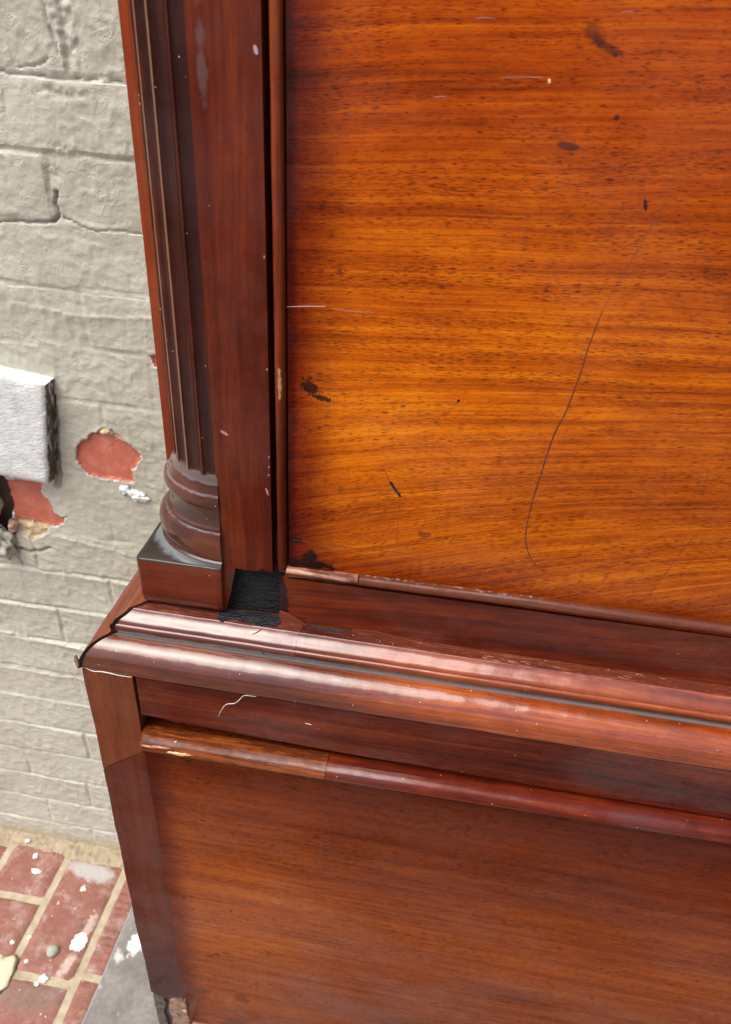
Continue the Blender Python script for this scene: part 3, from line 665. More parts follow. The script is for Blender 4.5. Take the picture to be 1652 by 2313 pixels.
# drawers -----------------------------------------------------------------
def lip_prof(dz):
    p = [(.3655, .8660), (.3600, .8662), (.3560, .8656), (.3525, .8646), (.3505, .8633), (.3492, .8614), (.3486, .8594), (.3487, .8574), (.3494, .8561), (.3506, .8553), (.3530, .8549), (.3655, .8546)]
    return [(a, b+dz) for a, b in p]
def lip_fn(slant=0.):
    def f(t, u, v): return (t-slant*(v-.86), u, v+.0060*min(1, max(0, (t+.2)/.45)))
    return f
def round_end(prof_fn, x0, x1, n, name, mat, par, **kw):
    pr = lip_prof(kw.pop('dz', 0.)); cu = .3575; cv = sum(p[1] for p in pr)/len(pr)
    vs_, fs = [], []; m = len(pr); ts = [x0+.0032*(1-math.cos(R(90*i/5))) for i in range(5)]+list(np.linspace(x0+.0032, x1, n))
    sc_ = [.25+.75*math.sin(R(90*i/5)) if i else .15 for i in range(5)]+[1]*n
    for t, s_ in zip(ts, sc_):
        for u, v in pr:
            uu = .3640+(u-.3640)*s_; vv = cv+(v-cv)*(s_**.6)
            vs_.append(wob(prof_fn(t, uu, vv), .0003, 70.))
    for i in range(len(ts)-1):
        for j in range(m): a, b = i*m+j, i*m+(j+1) % m; fs.append((a, b, b+m, a+m))
    fs.append(tuple(range(m))[::-1]); fs.append(tuple((len(ts)-1)*m+q for q in range(m)))
    return mesh_obj(name, vs_, fs, mat, par, 50, **kw)
def drawer_board(x0, x1, z0, z1):
    return boxX('drawer', x0, x1, .3585, .376, z0, z1, M_drawer, PAR, r=.0006)
drw = drawer_board(-.2038, XR-.06, .3985, .8640)
round_end(lip_fn(), -.2038, -.0612, 70, 'drawer_lip', M_lip_rep, drw, label='short replaced length of drawer lip with amber streaks and a chipped end')
prism('drawer_lip', lip_prof(-.0004), lambda t, u, v: lip_fn()(t, u+.0004, v), -.0608, XR-.06, 150, M_lip, drw, amp=.0003, fr=40., smooth=50)
chip_ = lump('chip', (-.1700, .3487, .8604), (.0080, .0007, .0013), M_cream, drw, .5, 2.)
lump('chip', (-.1930, .3496, .8620), (.0060, .0008, .0008), M_pale, drw, .5, 2.)
lump('chip', (-.1840, .3498, .8630), (.0060, .0009, .0006), M_pale, drw, .5, 2.)
lump('paint_speck', (-.1755, .3552, .8650), (.0012, .0012, .0008), M_fibre, drw, .5, 2.)
lump('paint_speck', (.052, .3510, .8620), (.0009, .0009, .0009), M_fibre, drw, .3, 2.)
for x, z, a, b, r in ((-.1449, .6366, .0017, .0010, .5), (-.1538, .5587, .0034, .0009, .1), (-.1122, .5700, .0022, .0010, -.3), (-.1920, .5490, .0016, .0009, 0), (.0508, .541, .003, .0008, 0), (.1844, .6049, .0016, .0012, 0)):
    chip('dent', x, z, a, b, .3585, M_scratch, drw, r)
ribbon('scratch', [(-.1746, .5432), (-.168, .5490), (-.1600, .5550)], .0006, M_scratch, drw, y=.3585)
ribbon('scratch', [(.193, .7037), (.2, .709), (.2076, .7153)], .0008, M_scratch, drw, y=.3585)
drw2 = drawer_board(-.2038, XR-.06, .120, .3965)
pr2 = lip_prof(-.4660)
round_end(lambda t, u, v: (t, u, v), -.2010, XR-.06, 80, 'drawer_lip', M_lip, drw2, dz=-.4660)
boxX('drawer_divider', XL+.02, XR-.04, .3760, .400, .10, .9215, M_dark, PAR)
# lower case box, base and feet, below the picture
boxZ('far_side', XR-.05, XR-.03, .3605, YB, .03, .9215, M_case, PAR)
boxX('case_back', XL+.02, XR-.05, YB-.012, YB-.002, .03, .9215, M_case, PAR)
boxX('waist_board', XL+.03, XR-.035, .3990, YB-.014, .9400, .9575, M_case, PAR)
prism('base_moulding', [(-.002, .118), (.004, .118), (.010, .110), (.012, .100), (.012, .082), (-.002, .082)], front(), 0, 1, 30, M_case, PAR)
for x0, x1, yy in ((-.2535, -.16, .3480), (XR-.12, XR-.025, .3480), (-.2535, -.16, .66), (XR-.12, XR-.025, .66)):
    plateXZ('bracket_foot', [(x0, .0085), (x0+.05, .0085), (x0+.055, .03), (x0+.07, .05), (x1, .062), (x1, .0835), (x0, .0835)] if x0 < 0 else [(x1, .0085), (x1, .0835), (x0, .0835), (x0, .062), (x1-.07, .05), (x1-.055, .03), (x1-.05, .0085)], yy, yy+.05, M_case, PAR)

# specks of dust on the mouldings are in the wood material; hair lies on the frieze
hair = tube3('hair', [(-.1424, .3602, .8945), (-.1401, .3600, .9011), (-.1359, .3601, .9086), (-.1295, .3599, .9114), (-.1254, .3601, .9164), (-.1219, .3602, .9207), (-.1135, .3600, .9215)], .00022, M_fibre, None)
tag(hair, 'long wavy pale hair stuck on the dark band below the moulding, left of centre', 'hair', 'pale hairs on the chest')
hair2 = tube3('hair', [(-.0786, .3603, .9019), (-.0760, .3601, .9020), (-.0736, .3603, .9012)], .00018, M_fibre, None)
tag(hair2, 'very short pale hair on the dark band, to the right of the long wavy one', 'hair', 'pale hairs on the chest')

# ------------------------------------------------------------ the painted brick wall
def vnoise(x, z, fr, seed):
    u, v = x*fr+seed*17.3, z*fr+seed*9.1
    i, j = np.floor(u).astype(int), np.floor(v).astype(int); fu, fv = u-i, v-j
    fu, fv = fu*fu*(3-2*fu), fv*fv*(3-2*fv)
    def h(a, b):
        n = (a*374761393+b*668265263+int(seed*1013)*2246822519) & 0xffffffff
        n = ((n ^ (n >> 13))*1274126177) & 0xffffffff; return ((n ^ (n >> 16)) & 0xffff)/65535.
    return (h(i, j)*(1-fu)+h(i+1, j)*fu)*(1-fv)+(h(i, j+1)*(1-fu)+h(i+1, j+1)*fu)*fv-.5
def fbm(x, z, fr, seed, o=3, g=.5): return sum(vnoise(x, z, fr*2**k, seed+k)*g**k for k in range(o))
def grid_axis(segs):
    out = []
    for a, b, s in segs: out += list(np.arange(a, b-1e-9, s))
    return np.array(out+[segs[-1][1]])
YW = .755
gx = grid_axis([(-1.25, -.80, .008), (-.80, -.26, .0018), (-.26, .85, .012)])
gz = grid_axis([(-.02, 1.36, .0018), (1.36, 1.96, .010)])
GX, GZ = np.meshgrid(gx, gz)
J0, CH, BL = 1.1240, .0665, .2130
row = np.floor((GZ-J0)/CH).astype(int)
jx = {}
off_r = {0: -.430, 1: -.318, 2: -.392, 3: -.30}
def roff(r): return off_r.get(r, (-.430 if r % 2 == 0 else -.325)+.02*math.sin(r*2.7))
offs = np.vectorize(roff)(row)
colr = np.floor((GX-offs)/BL).astype(int)
wj = .0022*fbm(GX, GZ, 28, 3.)              # joints wander
dz0 = (GZ-J0)-row*CH+wj*1.2; dzn = np.minimum(dz0, CH-dz0)
dx0 = (GX-offs)-colr*BL+wj; dxn = np.minimum(dx0, BL-dx0)
jw = .0048
ss = lambda t: np.clip(t, 0, 1)**2*(3-2*np.clip(t, 0, 1))
fill = np.clip(.55+1.5*fbm(GX, GZ, 14, 5.), .12, 1.0)*(1-.8*np.clip(1-np.abs(GZ-.88)/.20, 0, 1)**.5)      # how much of the joint shows under the paint
prof_ = np.minimum(ss((dzn+.001)/(.0062)), ss((dxn+.001)/(.0062)))
H = -(1-prof_)*.0036*fill
rnd = np.sin(row*12.9898+colr*78.233)*43758.5453; rnd = rnd-np.floor(rnd)
H += (rnd-.5)*.0016*prof_
tilt = ((dz0/CH)-.5)*.0018*np.sin(row*3.3+1); H += tilt*prof_       # each course leans out a little, leaving ledges
H += .0016*fbm(GX, GZ, 22, 1., 3)+.0007*fbm(GX, GZ, 110, 2., 3, .6)+.0004*fbm(GX*.6, GZ*1.6, 230, 8., 2)
wr = vnoise(GX, GZ+.3*GX, 75, 4.); H += .0008*(1-np.abs(wr)*4).clip(0, 1)*(vnoise(GX, GZ, 18, 6.) > -.1)
# rough mortar heads
def bl(x, z, rx, rz, rot=0.):
    c, s_ = math.cos(rot), math.sin(rot); dx, dz = GX-x, GZ-z
    return np.sqrt(((dx*c+dz*s_)/rx)**2+((dz*c-dx*s_)/rz)**2)
rough_ = ss(1.4-bl(-.388, 1.292, .013, .035))+ss(1.3-bl(-.425, 1.175, .010, .016))+ss(1.3-bl(-.41, 1.243, .04, .006))+ss(1.3-bl(-.405, 1.193, .03, .009))
H += rough_*(.0030*fbm(GX, GZ, 170, 11., 3, .7)-.0006)
crack = np.zeros_like(H)
def cut(pts, w_, dep, rag=.0012):
    global H, crack
    nzx = rag*2*fbm(GX, GZ, 120, 21., 2); nzz = rag*2*fbm(GX, GZ, 120, 31., 2)
    X_, Z_ = GX+nzx, GZ+nzz; d = np.full_like(H, 9.)
    for (x0, z0), (x1, z1) in zip(pts[:-1], pts[1:]):
        L2 = (x1-x0)**2+(z1-z0)**2; t = np.clip(((X_-x0)*(x1-x0)+(Z_-z0)*(z1-z0))/L2, 0, 1)
        d = np.minimum(d, np.hypot(X_-x0-t*(x1-x0), Z_-z0-t*(z1-z0)))
    m = ss(1.5-d/w_); H = H-m*dep; crack = np.maximum(crack, m*min(1, dep/.003))
cut([(-.52, 1.1185), (-.478, 1.1215), (-.449, 1.1235), (-.432, 1.1255)], .0012, .0035)
cut([(-.431, 1.1255), (-.4255, 1.134), (-.4290, 1.142), (-.4240, 1.154)], .0017, .0050)
cut([(-.420, 1.1305), (-.405, 1.1235), (-.388, 1.1205), (-.36, 1.1225), (-.33, 1.1210)], .0010, .0022)
cut([(-.4600, 1.2570), (-.43, 1.2560), (-.405, 1.2545), (-.37, 1.2560), (-.33, 1.2540)], .0011, .0022)
cut([(-.4080, 1.318), (-.404, 1.295), (-.401, 1.275)], .0011, .0022)
cut([(-.440, 1.262), (-.425, 1.2635), (-.41, 1.270)], .0010, .0020)
cut([(-.50, 1.055), (-.46, 1.057), (-.40, 1.054), (-.34, 1.055)], .0010, .0010)
cut([(-.60, .6920), (-.563, .6890), (-.548, .686), (-.53, .6905), (-.515, .699)], .0022, .0040)
cut([(-.563, .688), (-.5645, .672), (-.563, .660)], .0011, .0025)
cut([(-.47, .925), (-.472, .900), (-.478, .86), (-.483, .82), (-.487, .80)], .0042, .0045)
def ledge(pts, amp_, wd):
    global H
    for (x0, z0), (x1, z1) in zip(pts[:-1], pts[1:]):
        t = (GX-x0)/(x1-x0); m = (t >= 0) & (t < 1); zc = z0+(z1-z0)*t+.002*fbm(GX, GZ, 50, 41., 2)
        H = H+np.where(m, amp_*np.exp(-np.abs((GZ-zc)/wd))*np.where(GZ < zc, 1, .25), 0)
ledge([(-.80, .672), (-.65, .660), (-.50, .660), (-.40, .655)], .0030, .010)
ledge([(-.80, .596), (-.60, .590), (-.40, .592)], .0030, .010)
ledge([(-.80, .524), (-.62, .528), (-.40, .512)], .0040, .009)
ledge([(-.60, .730), (-.50, .722), (-.36, .700)], .0018, .006)
ledge([(-.80, .455), (-.62, .452), (-.40, .455)], .0018, .010)
ledge([(-.80, .390), (-.40, .392)], .0018, .010)
ledge([(-.50, 1.036), (-.42, 1.030), (-.33, 1.036)], .0016, .006)
# signed distance to a ragged polygon
def sdpoly(P):
    P = np.array(P); out = np.full(GX.shape, -.05)
    x0, z0 = P.min(0)-.03; x1, z1 = P.max(0)+.03
    ix = np.where((gx > x0) & (gx < x1))[0]; iz = np.where((gz > z0) & (gz < z1))[0]
    sl = np.s_[iz[0]:iz[-1]+1, ix[0]:ix[-1]+1]; X_, Z_ = GX[sl], GZ[sl]
    d = np.full(X_.shape, 9.); ins = np.zeros(X_.shape, bool)
    for (xa, za), (xb, zb) in zip(P, np.roll(P, -1, 0)):
        L2 = (xb-xa)**2+(zb-za)**2; t = np.clip(((X_-xa)*(xb-xa)+(Z_-za)*(zb-za))/L2, 0, 1)
        d = np.minimum(d, np.hypot(X_-xa-t*(xb-xa), Z_-za-t*(zb-za)))
        c = ((za > Z_) != (zb > Z_)); 
        with np.errstate(divide='ignore', invalid='ignore'): ins ^= c & (X_ < (xb-xa)*(Z_-za)/(zb-za+1e-12)+xa)
    out[sl] = np.where(ins, d, -d); return out
peelA = sdpoly([(-.4511, .8622), (-.4378, .8747), (-.4277, .8841), (-.4084, .8814), (-.387, .8763), (-.3757, .8685), (-.3679, .8561), (-.3755, .8495), (-.3792, .8393), (-.3843, .8386), (-.3828, .8198), (-.4044, .8202), (-.4248, .8201), (-.4423, .8232), (-.453, .8357), (-.4548, .848)])
peelB = sdpoly([(-.5600, .800), (-.5089, .8010), (-.5105, .7841), (-.5032, .7732), (-.4985, .7557), (-.4913, .7507), (-.4824, .7551), (-.49, .7431), (-.4995, .7354), (-.5236, .7378), (-.5560, .7382), (-.5600, .7658)])
peelC = sdpoly([(-.3440, .990), (-.33, .994), (-.32, .985), (-.34, .978)])
ochA = sdpoly([(-.4250, .8810), (-.4180, .8890), (-.4090, .8925), (-.3990, .8890), (-.3900, .8800), (-.3930, .8760), (-.4090, .8800)])
ochB = sdpoly([(-.5600, .7375), (-.5400, .7395), (-.5080, .7350), (-.5180, .7200), (-.5290, .7150), (-.5400, .7060), (-.5500, .7150), (-.5600, .7250)])
hole = sdpoly([(-.5950, .8050), (-.5570, .8050), (-.5560, .7600), (-.5620, .7380), (-.5600, .7150), (-.5700, .6980), (-.5950, .6950)])
rag_ = .0022*fbm(GX, GZ, 160, 51., 3, .6)
peel = np.maximum.reduce([peelA, peelB, peelC])+rag_
och = np.maximum(ochA, ochB)+rag_
ex = np.maximum(peel, och)
H = np.where(ex > -.004, H+(.0008*np.exp(-np.abs(ex)/.0025)), H)                   # lip of thick paint round each bare patch
H = np.where(peel > 0, -.0026+.0004*fbm(GX, GZ, 120, 3., 3)-.0010*ss(peel/.004), H)
H = np.where((och > 0) & (peel < .001), -.0040+.0050*fbm(GX, GZ, 130, 13., 3), H)
H = np.where(hole+rag_ > 0, -.004-.022*ss((hole+rag_)/.006), H)
# shallow shade gap beside the raised block
Yv = YW-H
# per-vertex attributes
low = ss((.75-GZ)/.5)
vid = np.arange(GX.size).reshape(GX.shape)
cxq = (GX[:-1, :-1]+GX[1:, 1:])/2; czq = (GZ[:-1, :-1]+GZ[1:, 1:])/2
rq = np.floor((czq-J0)/CH).astype(int); oq = np.vectorize(roff)(rq); cq = np.floor((cxq-oq)/BL).astype(int)
dzq = (czq-J0)-rq*CH; dzq = np.minimum(dzq, CH-dzq); dxq = (cxq-oq)-cq*BL; dxq = np.minimum(dxq, BL-dxq)
isb = (dzq > jw) & (dxq > jw)
key = np.where(isb, (rq+40)*100+(cq+50), -1).ravel()
quads = np.stack([vid[:-1, :-1], vid[:-1, 1:], vid[1:, 1:], vid[1:, :-1]], -1).reshape(-1, 4)
VX = np.stack([GX, Yv, GZ], -1).reshape(-1, 3)
AT = {'crack': crack.ravel(), 'peel': (peel*1000).ravel(), 'ochre': (och*1000).ravel(), 'hole': (hole*1000).ravel()}
def wall_mat():
    k = T('painted_brick'); P = k.P
    cr, pe, oc, ho = k.attr('crack'), k.attr('peel'), k.attr('ochre'), k.attr('hole')
    n1 = k.noise(P, 9., 4.); n2 = k.noise(P, 55., 4., .65); n3 = k.noise(k.scale(P, (1, 1, 2.2)), 240., 4., .65)
    col = k.ramp(k.add(k.mul(n1, .55), k.mul(n2, .45)), [(.3, (.37, .352, .272)), (.5, (.450, .428, .335)), (.7, (.505, .485, .392))])
    grime = k.mul(k.step(n2, .56, .72), k.step(k.noise(P, 16., 3.), .5, .62))
    col = k.mix(k.mul(grime, .6), col, (.24, .235, .21))
    drip = k.mul(k.step(k.noise(k.scale(P, (1, 1, .22)), 45., 5., .65), .56, .72), .30); col = k.mix(drip, col, (.33, .31, .26))
    lowf = k.mul(k.step(k.add(k.z, k.mul(k.sub(n1, .5), .4)), .72, .35), .25)
    col = k.mix(lowf, col, (.58, .575, .50))
    bw = k.mul(k.step(k.noise(P, 34., 5., .7), .66, .72), .6); col = k.mix(bw, col, (.66, .65, .61))
    e = k.add(pe, k.mul(k.sub(n3, .5), 1.2)); eo = k.add(oc, k.mul(k.sub(n3, .5), 1.6))
    rim = k.mul(k.mul(k.step(k.math('MAXIMUM', pe, oc), -1.8, -.4), k.step(k.noise(P, 150., 2.), .52, .58)), 1.); col = k.mix(rim, col, (.82, .82, .80))
    red = k.ramp(k.add(k.mul(k.noise(P, 45., 4.), .7), k.mul(n3, .3)), [(.3, (.38, .10, .06)), (.52, (.48, .125, .075)), (.66, (.54, .19, .13)), (.72, (.66, .15, .06))])
    och_ = k.ramp(n3, [(.3, (.32, .24, .13)), (.5, (.60, .45, .25)), (.7, (.70, .55, .36))])
    fo = k.step(eo, -.3, .3); fp = k.step(e, -.3, .3)
    col = k.mix(fo, col, och_); col = k.mix(fp, col, red)
    col = k.mix(k.mul(cr, .55), col, (.12, .11, .09))
    hd = k.mul(k.step(ho, -.5, 1.5), .92); col = k.mix(hd, col, (.08, .035, .025))
    # sandy splash-back at the foot
    fz = k.step(k.add(k.z, k.mul(k.sub(n2, .5), .05)), .042, .004); col = k.mix(k.mul(fz, .9), col, (.42, .33, .19))
    k.L(col, k.b.inputs['Base Color']); k.L(k.add(.42, k.mul(fp, -.12)), k.b.inputs['Roughness'])
    h = k.add(k.mul(k.noise(k.scale(P, (1, 1, .8)), 95., 6., .68), 1.3), k.add(k.mul(k.noise(k.scale(P, (1, 1, 2.)), 26., 3., .6), .7), k.mul(k.noise(P, 420., 3.), .30)))
    wrk = k.math('ABSOLUTE', k.sub(k.noise(P, 42., 3., .6), .5))
    h = k.add(h, k.mul(k.step(wrk, .035, 0.), k.mul(k.step(n2, .45, .6), .35)))
    k.L(k.bump(h, .42, .0022), k.b.inputs['Normal']); return k.m
M_wall = wall_mat()
def wall_piece(name, sel, parent, kind=None):
    q = quads[sel]; u, inv = np.unique(q, return_inverse=True); q = inv.reshape(q.shape)
    me = bpy.data.meshes.new(name); me.vertices.add(len(u)); me.vertices.foreach_set('co', VX[u].ravel())
    me.loops.add(q.size); me.loops.foreach_set('vertex_index', q.ravel()); me.polygons.add(len(q))
    me.polygons.foreach_set('loop_start', np.arange(0, q.size, 4)); me.polygons.foreach_set('use_smooth', np.ones(len(q), bool)); me.update(calc_edges=True)
    for n_, arr in AT.items():
        a = me.attributes.new(n_, 'FLOAT', 'POINT'); a.data.foreach_set('value', arr[u].astype(np.float32))
    me.materials.append(M_wall); o = bpy.data.objects.new(name, me); link(o, parent)
    if kind: o['kind'] = kind
    return o
wall = empty('brick_wall', (0, .86, 0))
tag(wall, 'old brick wall under thick cracked beige paint, bare red brick showing in flaked patches', 'wall')
WINV = Matrix.Translation(-Vector(wall.location))
def WP(o): o.matrix_parent_inverse = WINV; return o
order = np.argsort(key, kind='stable'); ks = key[order]; bounds = np.flatnonzero(np.diff(ks))+1
for seg in np.split(order, bounds):
    kk = key[seg[0]]
    WP(wall_piece('mortar' if kk < 0 else 'brick', seg, wall, 'stuff' if kk < 0 else None))
M_core = flat('wall_core_paint', (.44, .41, .33), .6, .2, 30.)
WP(boxX('wall_body', -6, 6, YW+.034, YW+.25, -.05, 3.2, M_core, wall))
for a, b in ((-6, -1.2505), (.8505, 6)): WP(boxX('wall_face', a, b, YW+.001, YW+.033, -.03, 3.2, M_core, wall))
WP(boxX('wall_face', -1.2505, .8505, YW+.001, YW+.033, 1.9605, 3.2, M_core, wall))
# raised white block, leaning a little
def white_block():
    nx, nz_, ny = 26, 34, 6; yf = .7335
    def corner(u, v):   # u 0..1 left-right, v 0..1 bottom-top on the front face
        xl = -.60; xr = -.4850+(.0215)*(v**1.0); zt = .9670-.0165*u; zb = .8205-.0055*u
        return xl+(xr-xl)*u, zb+(zt-zb)*v
    idx = {}; vs_, fs = [], []
    def V_(u, v, w_):
        kx = (round(u*1000), round(v*1000), round(w_*1000))
        if kx in idx: return idx[kx]
        x, z = corner(u, v); y = yf+(.764-yf)*w_
        e = max(0, 1-min(u if u > .5 else 9, 1-u, v, 1-v)*14)*(1 if w_ < .01 else 0)
        p = wob((x-.0012*e*(u > .5), y+.0016*e*e, z+(.001*e if v < .5 else -.001*e)), .0010, 48.); p = wob(p, .0005, 190.)
        idx[kx] = len(vs_); vs_.append(p); return idx[kx]
    for i in range(nx):
        for j in range(nz_): fs.append((V_(i/nx, j/nz_, 0), V_((i+1)/nx, j/nz_, 0), V_((i+1)/nx, (j+1)/nz_, 0), V_(i/nx, (j+1)/nz_, 0)))
    for c in range(ny):
        for j in range(nz_): fs.append((V_(1, j/nz_, c/ny), V_(1, j/nz_, (c+1)/ny), V_(1, (j+1)/nz_, (c+1)/ny), V_(1, (j+1)/nz_, c/ny)))
        for i in range(nx):
            for v in (0, 1): fs.append((V_(i/nx, v, c/ny), V_((i+1)/nx, v, c/ny), V_((i+1)/nx, v, (c+1)/ny), V_(i/nx, v, (c+1)/ny)))
    k = T('white_block_paint'); n = k.noise(k.P, 60., 5., .6); col = k.ramp(n, [(.3, (.52, .53, .50)), (.6, (.66, .67, .63))])
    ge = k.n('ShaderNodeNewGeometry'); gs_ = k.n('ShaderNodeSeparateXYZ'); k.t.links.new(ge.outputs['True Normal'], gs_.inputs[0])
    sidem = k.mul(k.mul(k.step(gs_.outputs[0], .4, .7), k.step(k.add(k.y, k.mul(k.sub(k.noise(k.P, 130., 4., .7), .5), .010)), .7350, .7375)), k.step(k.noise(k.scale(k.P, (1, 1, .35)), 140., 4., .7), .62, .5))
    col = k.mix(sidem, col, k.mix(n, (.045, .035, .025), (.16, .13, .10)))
    k.L(col, k.b.inputs['Base Color']); k.b.inputs['Roughness'].default_value = .55
    wk = k.noise(k.scale(k.P, (.8, 1, 1.8)), 190., 4., .65); k.L(k.bump(wk, .9, .0022), k.b.inputs['Normal'])
    o = mesh_obj('painted_block', vs_, fs, k.m, wall, 60, label='raised white painted block standing proud of the beige wall'); WP(o)
white_block()
M_mortar = flat('painted_mortar', (.40, .38, .31), .7, .4, 90., .8, 260., .0015)
M_lumpw = flat('white_plaster', (.70, .74, .70), .6, .1, 200., .6, 300., .001)
def wlump(*a, **k_): return WP(lump(*a, parent=wall, **k_))
wlump('mortar_lump', (-.583, .745, .770), (.0165, .014, .026), M_mortar, amp=.25, seed=3)
wlump('mortar_lump', (-.588, .747, .726), (.010, .010, .009), M_mortar, amp=.3, seed=5)
wlump('mortar_lump', (-.579, .747, .701), (.0165, .013, .020), M_mortar, amp=.35, fr=2., seed=9, sub=4)
wlump('mortar_lump', (-.560, .752, .730), (.006, .006, .008), flat('pink_mortar', (.42, .26, .19), .8, .4, 120.), amp=.35, seed=2)
wlump('mortar_lump', (-.4095, .7575, .8885), (.0085, .0045, .0050), flat('ochre_mortar', (.52, .40, .22), .8, .35, 220., .7), amp=.3, seed=7)
wlump('plaster_blob', (-.3960, .7535, .8085), (.0062, .0030, .0062), M_lumpw, amp=.4, fr=2., seed=1)
wlump('plaster_blob', (-.3790, .7530, .8030), (.0100, .0034, .0058), M_lumpw, amp=.5, fr=2.2, seed=4, sub=4)
wlump('plaster_blob', (-.3700, .7536, .7985), (.0040, .0024, .0036), M_lumpw, amp=.4, fr=2., seed=6)

# ------------------------------------------------------------ paving
M_ground = flat('open_ground', (.26, .23, .20), .9, .2, 3.)
g = mesh_obj('ground', [(-60, -60, -.02), (60, -60, -.02), (60, 60, -.02), (-60, 60, -.02)], [(0, 1, 2, 3)], M_ground, None, None); g['kind'] = 'structure'
def paver_mat():
    k = T('red_paver'); P = k.P; n = k.noise(P, 40., 5., .65); n2 = k.noise(P, 260., 4., .7); nl = k.noise(P, 7., 3.)
    col = k.ramp(k.add(k.mul(n, .5), k.add(k.mul(n2, .25), k.mul(nl, .25))), [(.3, (.11, .046, .036)), (.5, (.235, .092, .065)), (.72, (.32, .18, .14))])
    haze = k.mul(k.step(k.noise(P, 26., 6., .7), .48, .70), .7); col = k.mix(haze, col, (.42, .31, .28))
    dk = k.mul(k.step(k.noise(k.scale(P, (1, 1, 1), (5, 2, 0)), 60., 5., .7), .54, .66), .5); col = k.mix(dk, col, (.13, .065, .05))
    gp = k.mul(k.spot(k.x, k.y, -.547, .712, .045, .016, -.15, .25, 70., .3), .9); col = k.mix(gp, col, (.40, .38, .36))
    gs = k.mul(k.spot(k.x, k.y, -.505, .618, .007, .022, -.15, .5, 120., .4), .6); col = k.mix(gs, col, (.55, .45, .38))
    gs = k.mul(k.spot(k.x, k.y, -.512, .552, .008, .020, -.2, .5, 120., .4), .6); col = k.mix(gs, col, (.55, .45, .40))
    gs = k.mul(k.spot(k.x, k.y, -.545, .500, .055, .024, .1, .5, 60., .5), .6); col = k.mix(gs, col, (.16, .11, .09))
    d, r, _ = k.vor(P, 120.); spk = k.mul(k.step(d, .22, .14), k.step(r, .86, .9)); col = k.mix(k.mul(spk, .8), col, (.72, .62, .56))
    d, r, _ = k.vor(P, 300.); spk = k.mul(k.step(d, .24, .16), k.step(r, .80, .84)); col = k.mix(k.mul(spk, .7), col, (.10, .045, .035))
    k.L(col, k.b.inputs['Base Color']); k.b.inputs['Roughness'].default_value = .8
    k.L(k.bump(k.add(n, n2), .8, .0016), k.b.inputs['Normal']); return k.m
M_paver = paver_mat()
M_bed = flat('sandy_joint_mortar', (.37, .315, .215), .9, .45, 70., .9, 320., .0016, col2=(.30, .23, .14))
pave = prism('brick_paving', [(-1.6, -.019), (-.4475, -.019), (-.4475, -.0035), (-1.6, -.0035)], lambda t, u, v: (u, t, v), -1.5, YW+.005, 2, M_bed, None); pave['kind'] = 'structure'
def paver(x0, x1, y0, y1, ridges=False, dz=0.):
    nx, ny = max(2, int((x1-x0)/.006)), max(2, int((y1-y0)/.006)); vs_, fs = [], []
    if ridges: ny = int((y1-y0)/.0016); nx = 16
    r = .004
    for j in range(ny+1):
        for i in range(nx+1):
            u, v = i/nx, j/ny; x, y = x0+(x1-x0)*u, y0+(y1-y0)*v
            e = min(x-x0, x1-x, y-y0, y1-y); z = -.0035*(1-min(1, e/r))**2+.0007*mn.noise(Vector((x*60, y*60, 1)))+dz
            if ridges: z += .0012*math.sin(y*2*math.pi/.0125+2*mn.noise(Vector((x*60, y*20, 4))))*max(0, min(1, (e-.002)/.004))*(.4+.6*abs(math.sin(y*61+x*90)))
            q = .0012*mn.noise(Vector((x*45, y*45, 9)))
            vs_.append((x+q*(i in (0, nx)), y+q*(j in (0, ny)), z))
    m = nx+1
    for j in range(ny):
        for i in range(nx): a = j*m+i; fs.append((a, a+1, a+m+1, a+m))
    per = [i for i in range(m)]+[j*m+nx for j in range(1, ny+1)]+[ny*m+i for i in range(nx-1, -1, -1)]+[j*m for j in range(ny-1, 0, -1)]
    n0 = len(vs_)
    for p in per: vs_.append((vs_[p][0], vs_[p][1], -.014))
    L_ = len(per)
    for i in range(L_): fs.append((per[i], n0+i, n0+(i+1) % L_, per[(i+1) % L_]))
    fs.append(tuple(n0+i for i in range(L_))[::-1])
    return mesh_obj('brick', vs_, fs, M_paver, pave, 50)
PX = .1118
for c in range(-6, 2):
    xc = -.543+c*PX; x0, x1 = xc-PX/2+.0062, xc+PX/2-.0062
    if c == 1: x1 = -.4480
    base = {0: .5275, 1: .5436}.get(c, .645 if c % 2 else .5275)
    for r_ in range(-9, 2):
        y0 = base+r_*.2075+.006; y1 = y0+.1955
        if c == -1 and r_ == -1: y0 += .001
        y1 = min(y1, .744)
        if y1-y0 < .03: continue
        paver(x0, x1, y0, y1, ridges=(c == 1 and r_ == 0), dz=.0006*math.sin(c*3+r_))
def strip_field(name, x0, x1, y0, y1, mat, zf, step=.003, **kw):
    nx, ny = int((x1-x0)/step), int((y1-y0)/step); vs_, fs = [], []
    for j in range(ny+1):
        for i in range(nx+1): x, y = x0+(x1-x0)*i/nx, y0+(y1-y0)*j/ny; vs_.append((x, y, zf(x, y)))
    m = nx+1
    for j in range(ny):
        for i in range(nx): a = j*m+i; fs.append((a, a+1, a+m+1, a+m))
    return mesh_obj(name, vs_, fs, mat, None, 60, **kw)
M_sand = flat('sandy_debris', (.34, .275, .18), .95, .4, 90., 1., 420., .0022, col2=(.20, .15, .09))
def sandz(x, y):
    e = (y-.728-.009*mn.noise(Vector((x*26, 1, 1)))-.006*mn.noise(Vector((x*90, 1, 5))))/.026
    return -.004+.013*min(1.2, max(0, e))**.8+.0022*mn.noise(Vector((x*170, y*170, 3)))*(e > 0)
strip_field('sandy_debris', -1.2, -.20, .715, .7595, M_sand, sandz, .0028, kind='stuff')
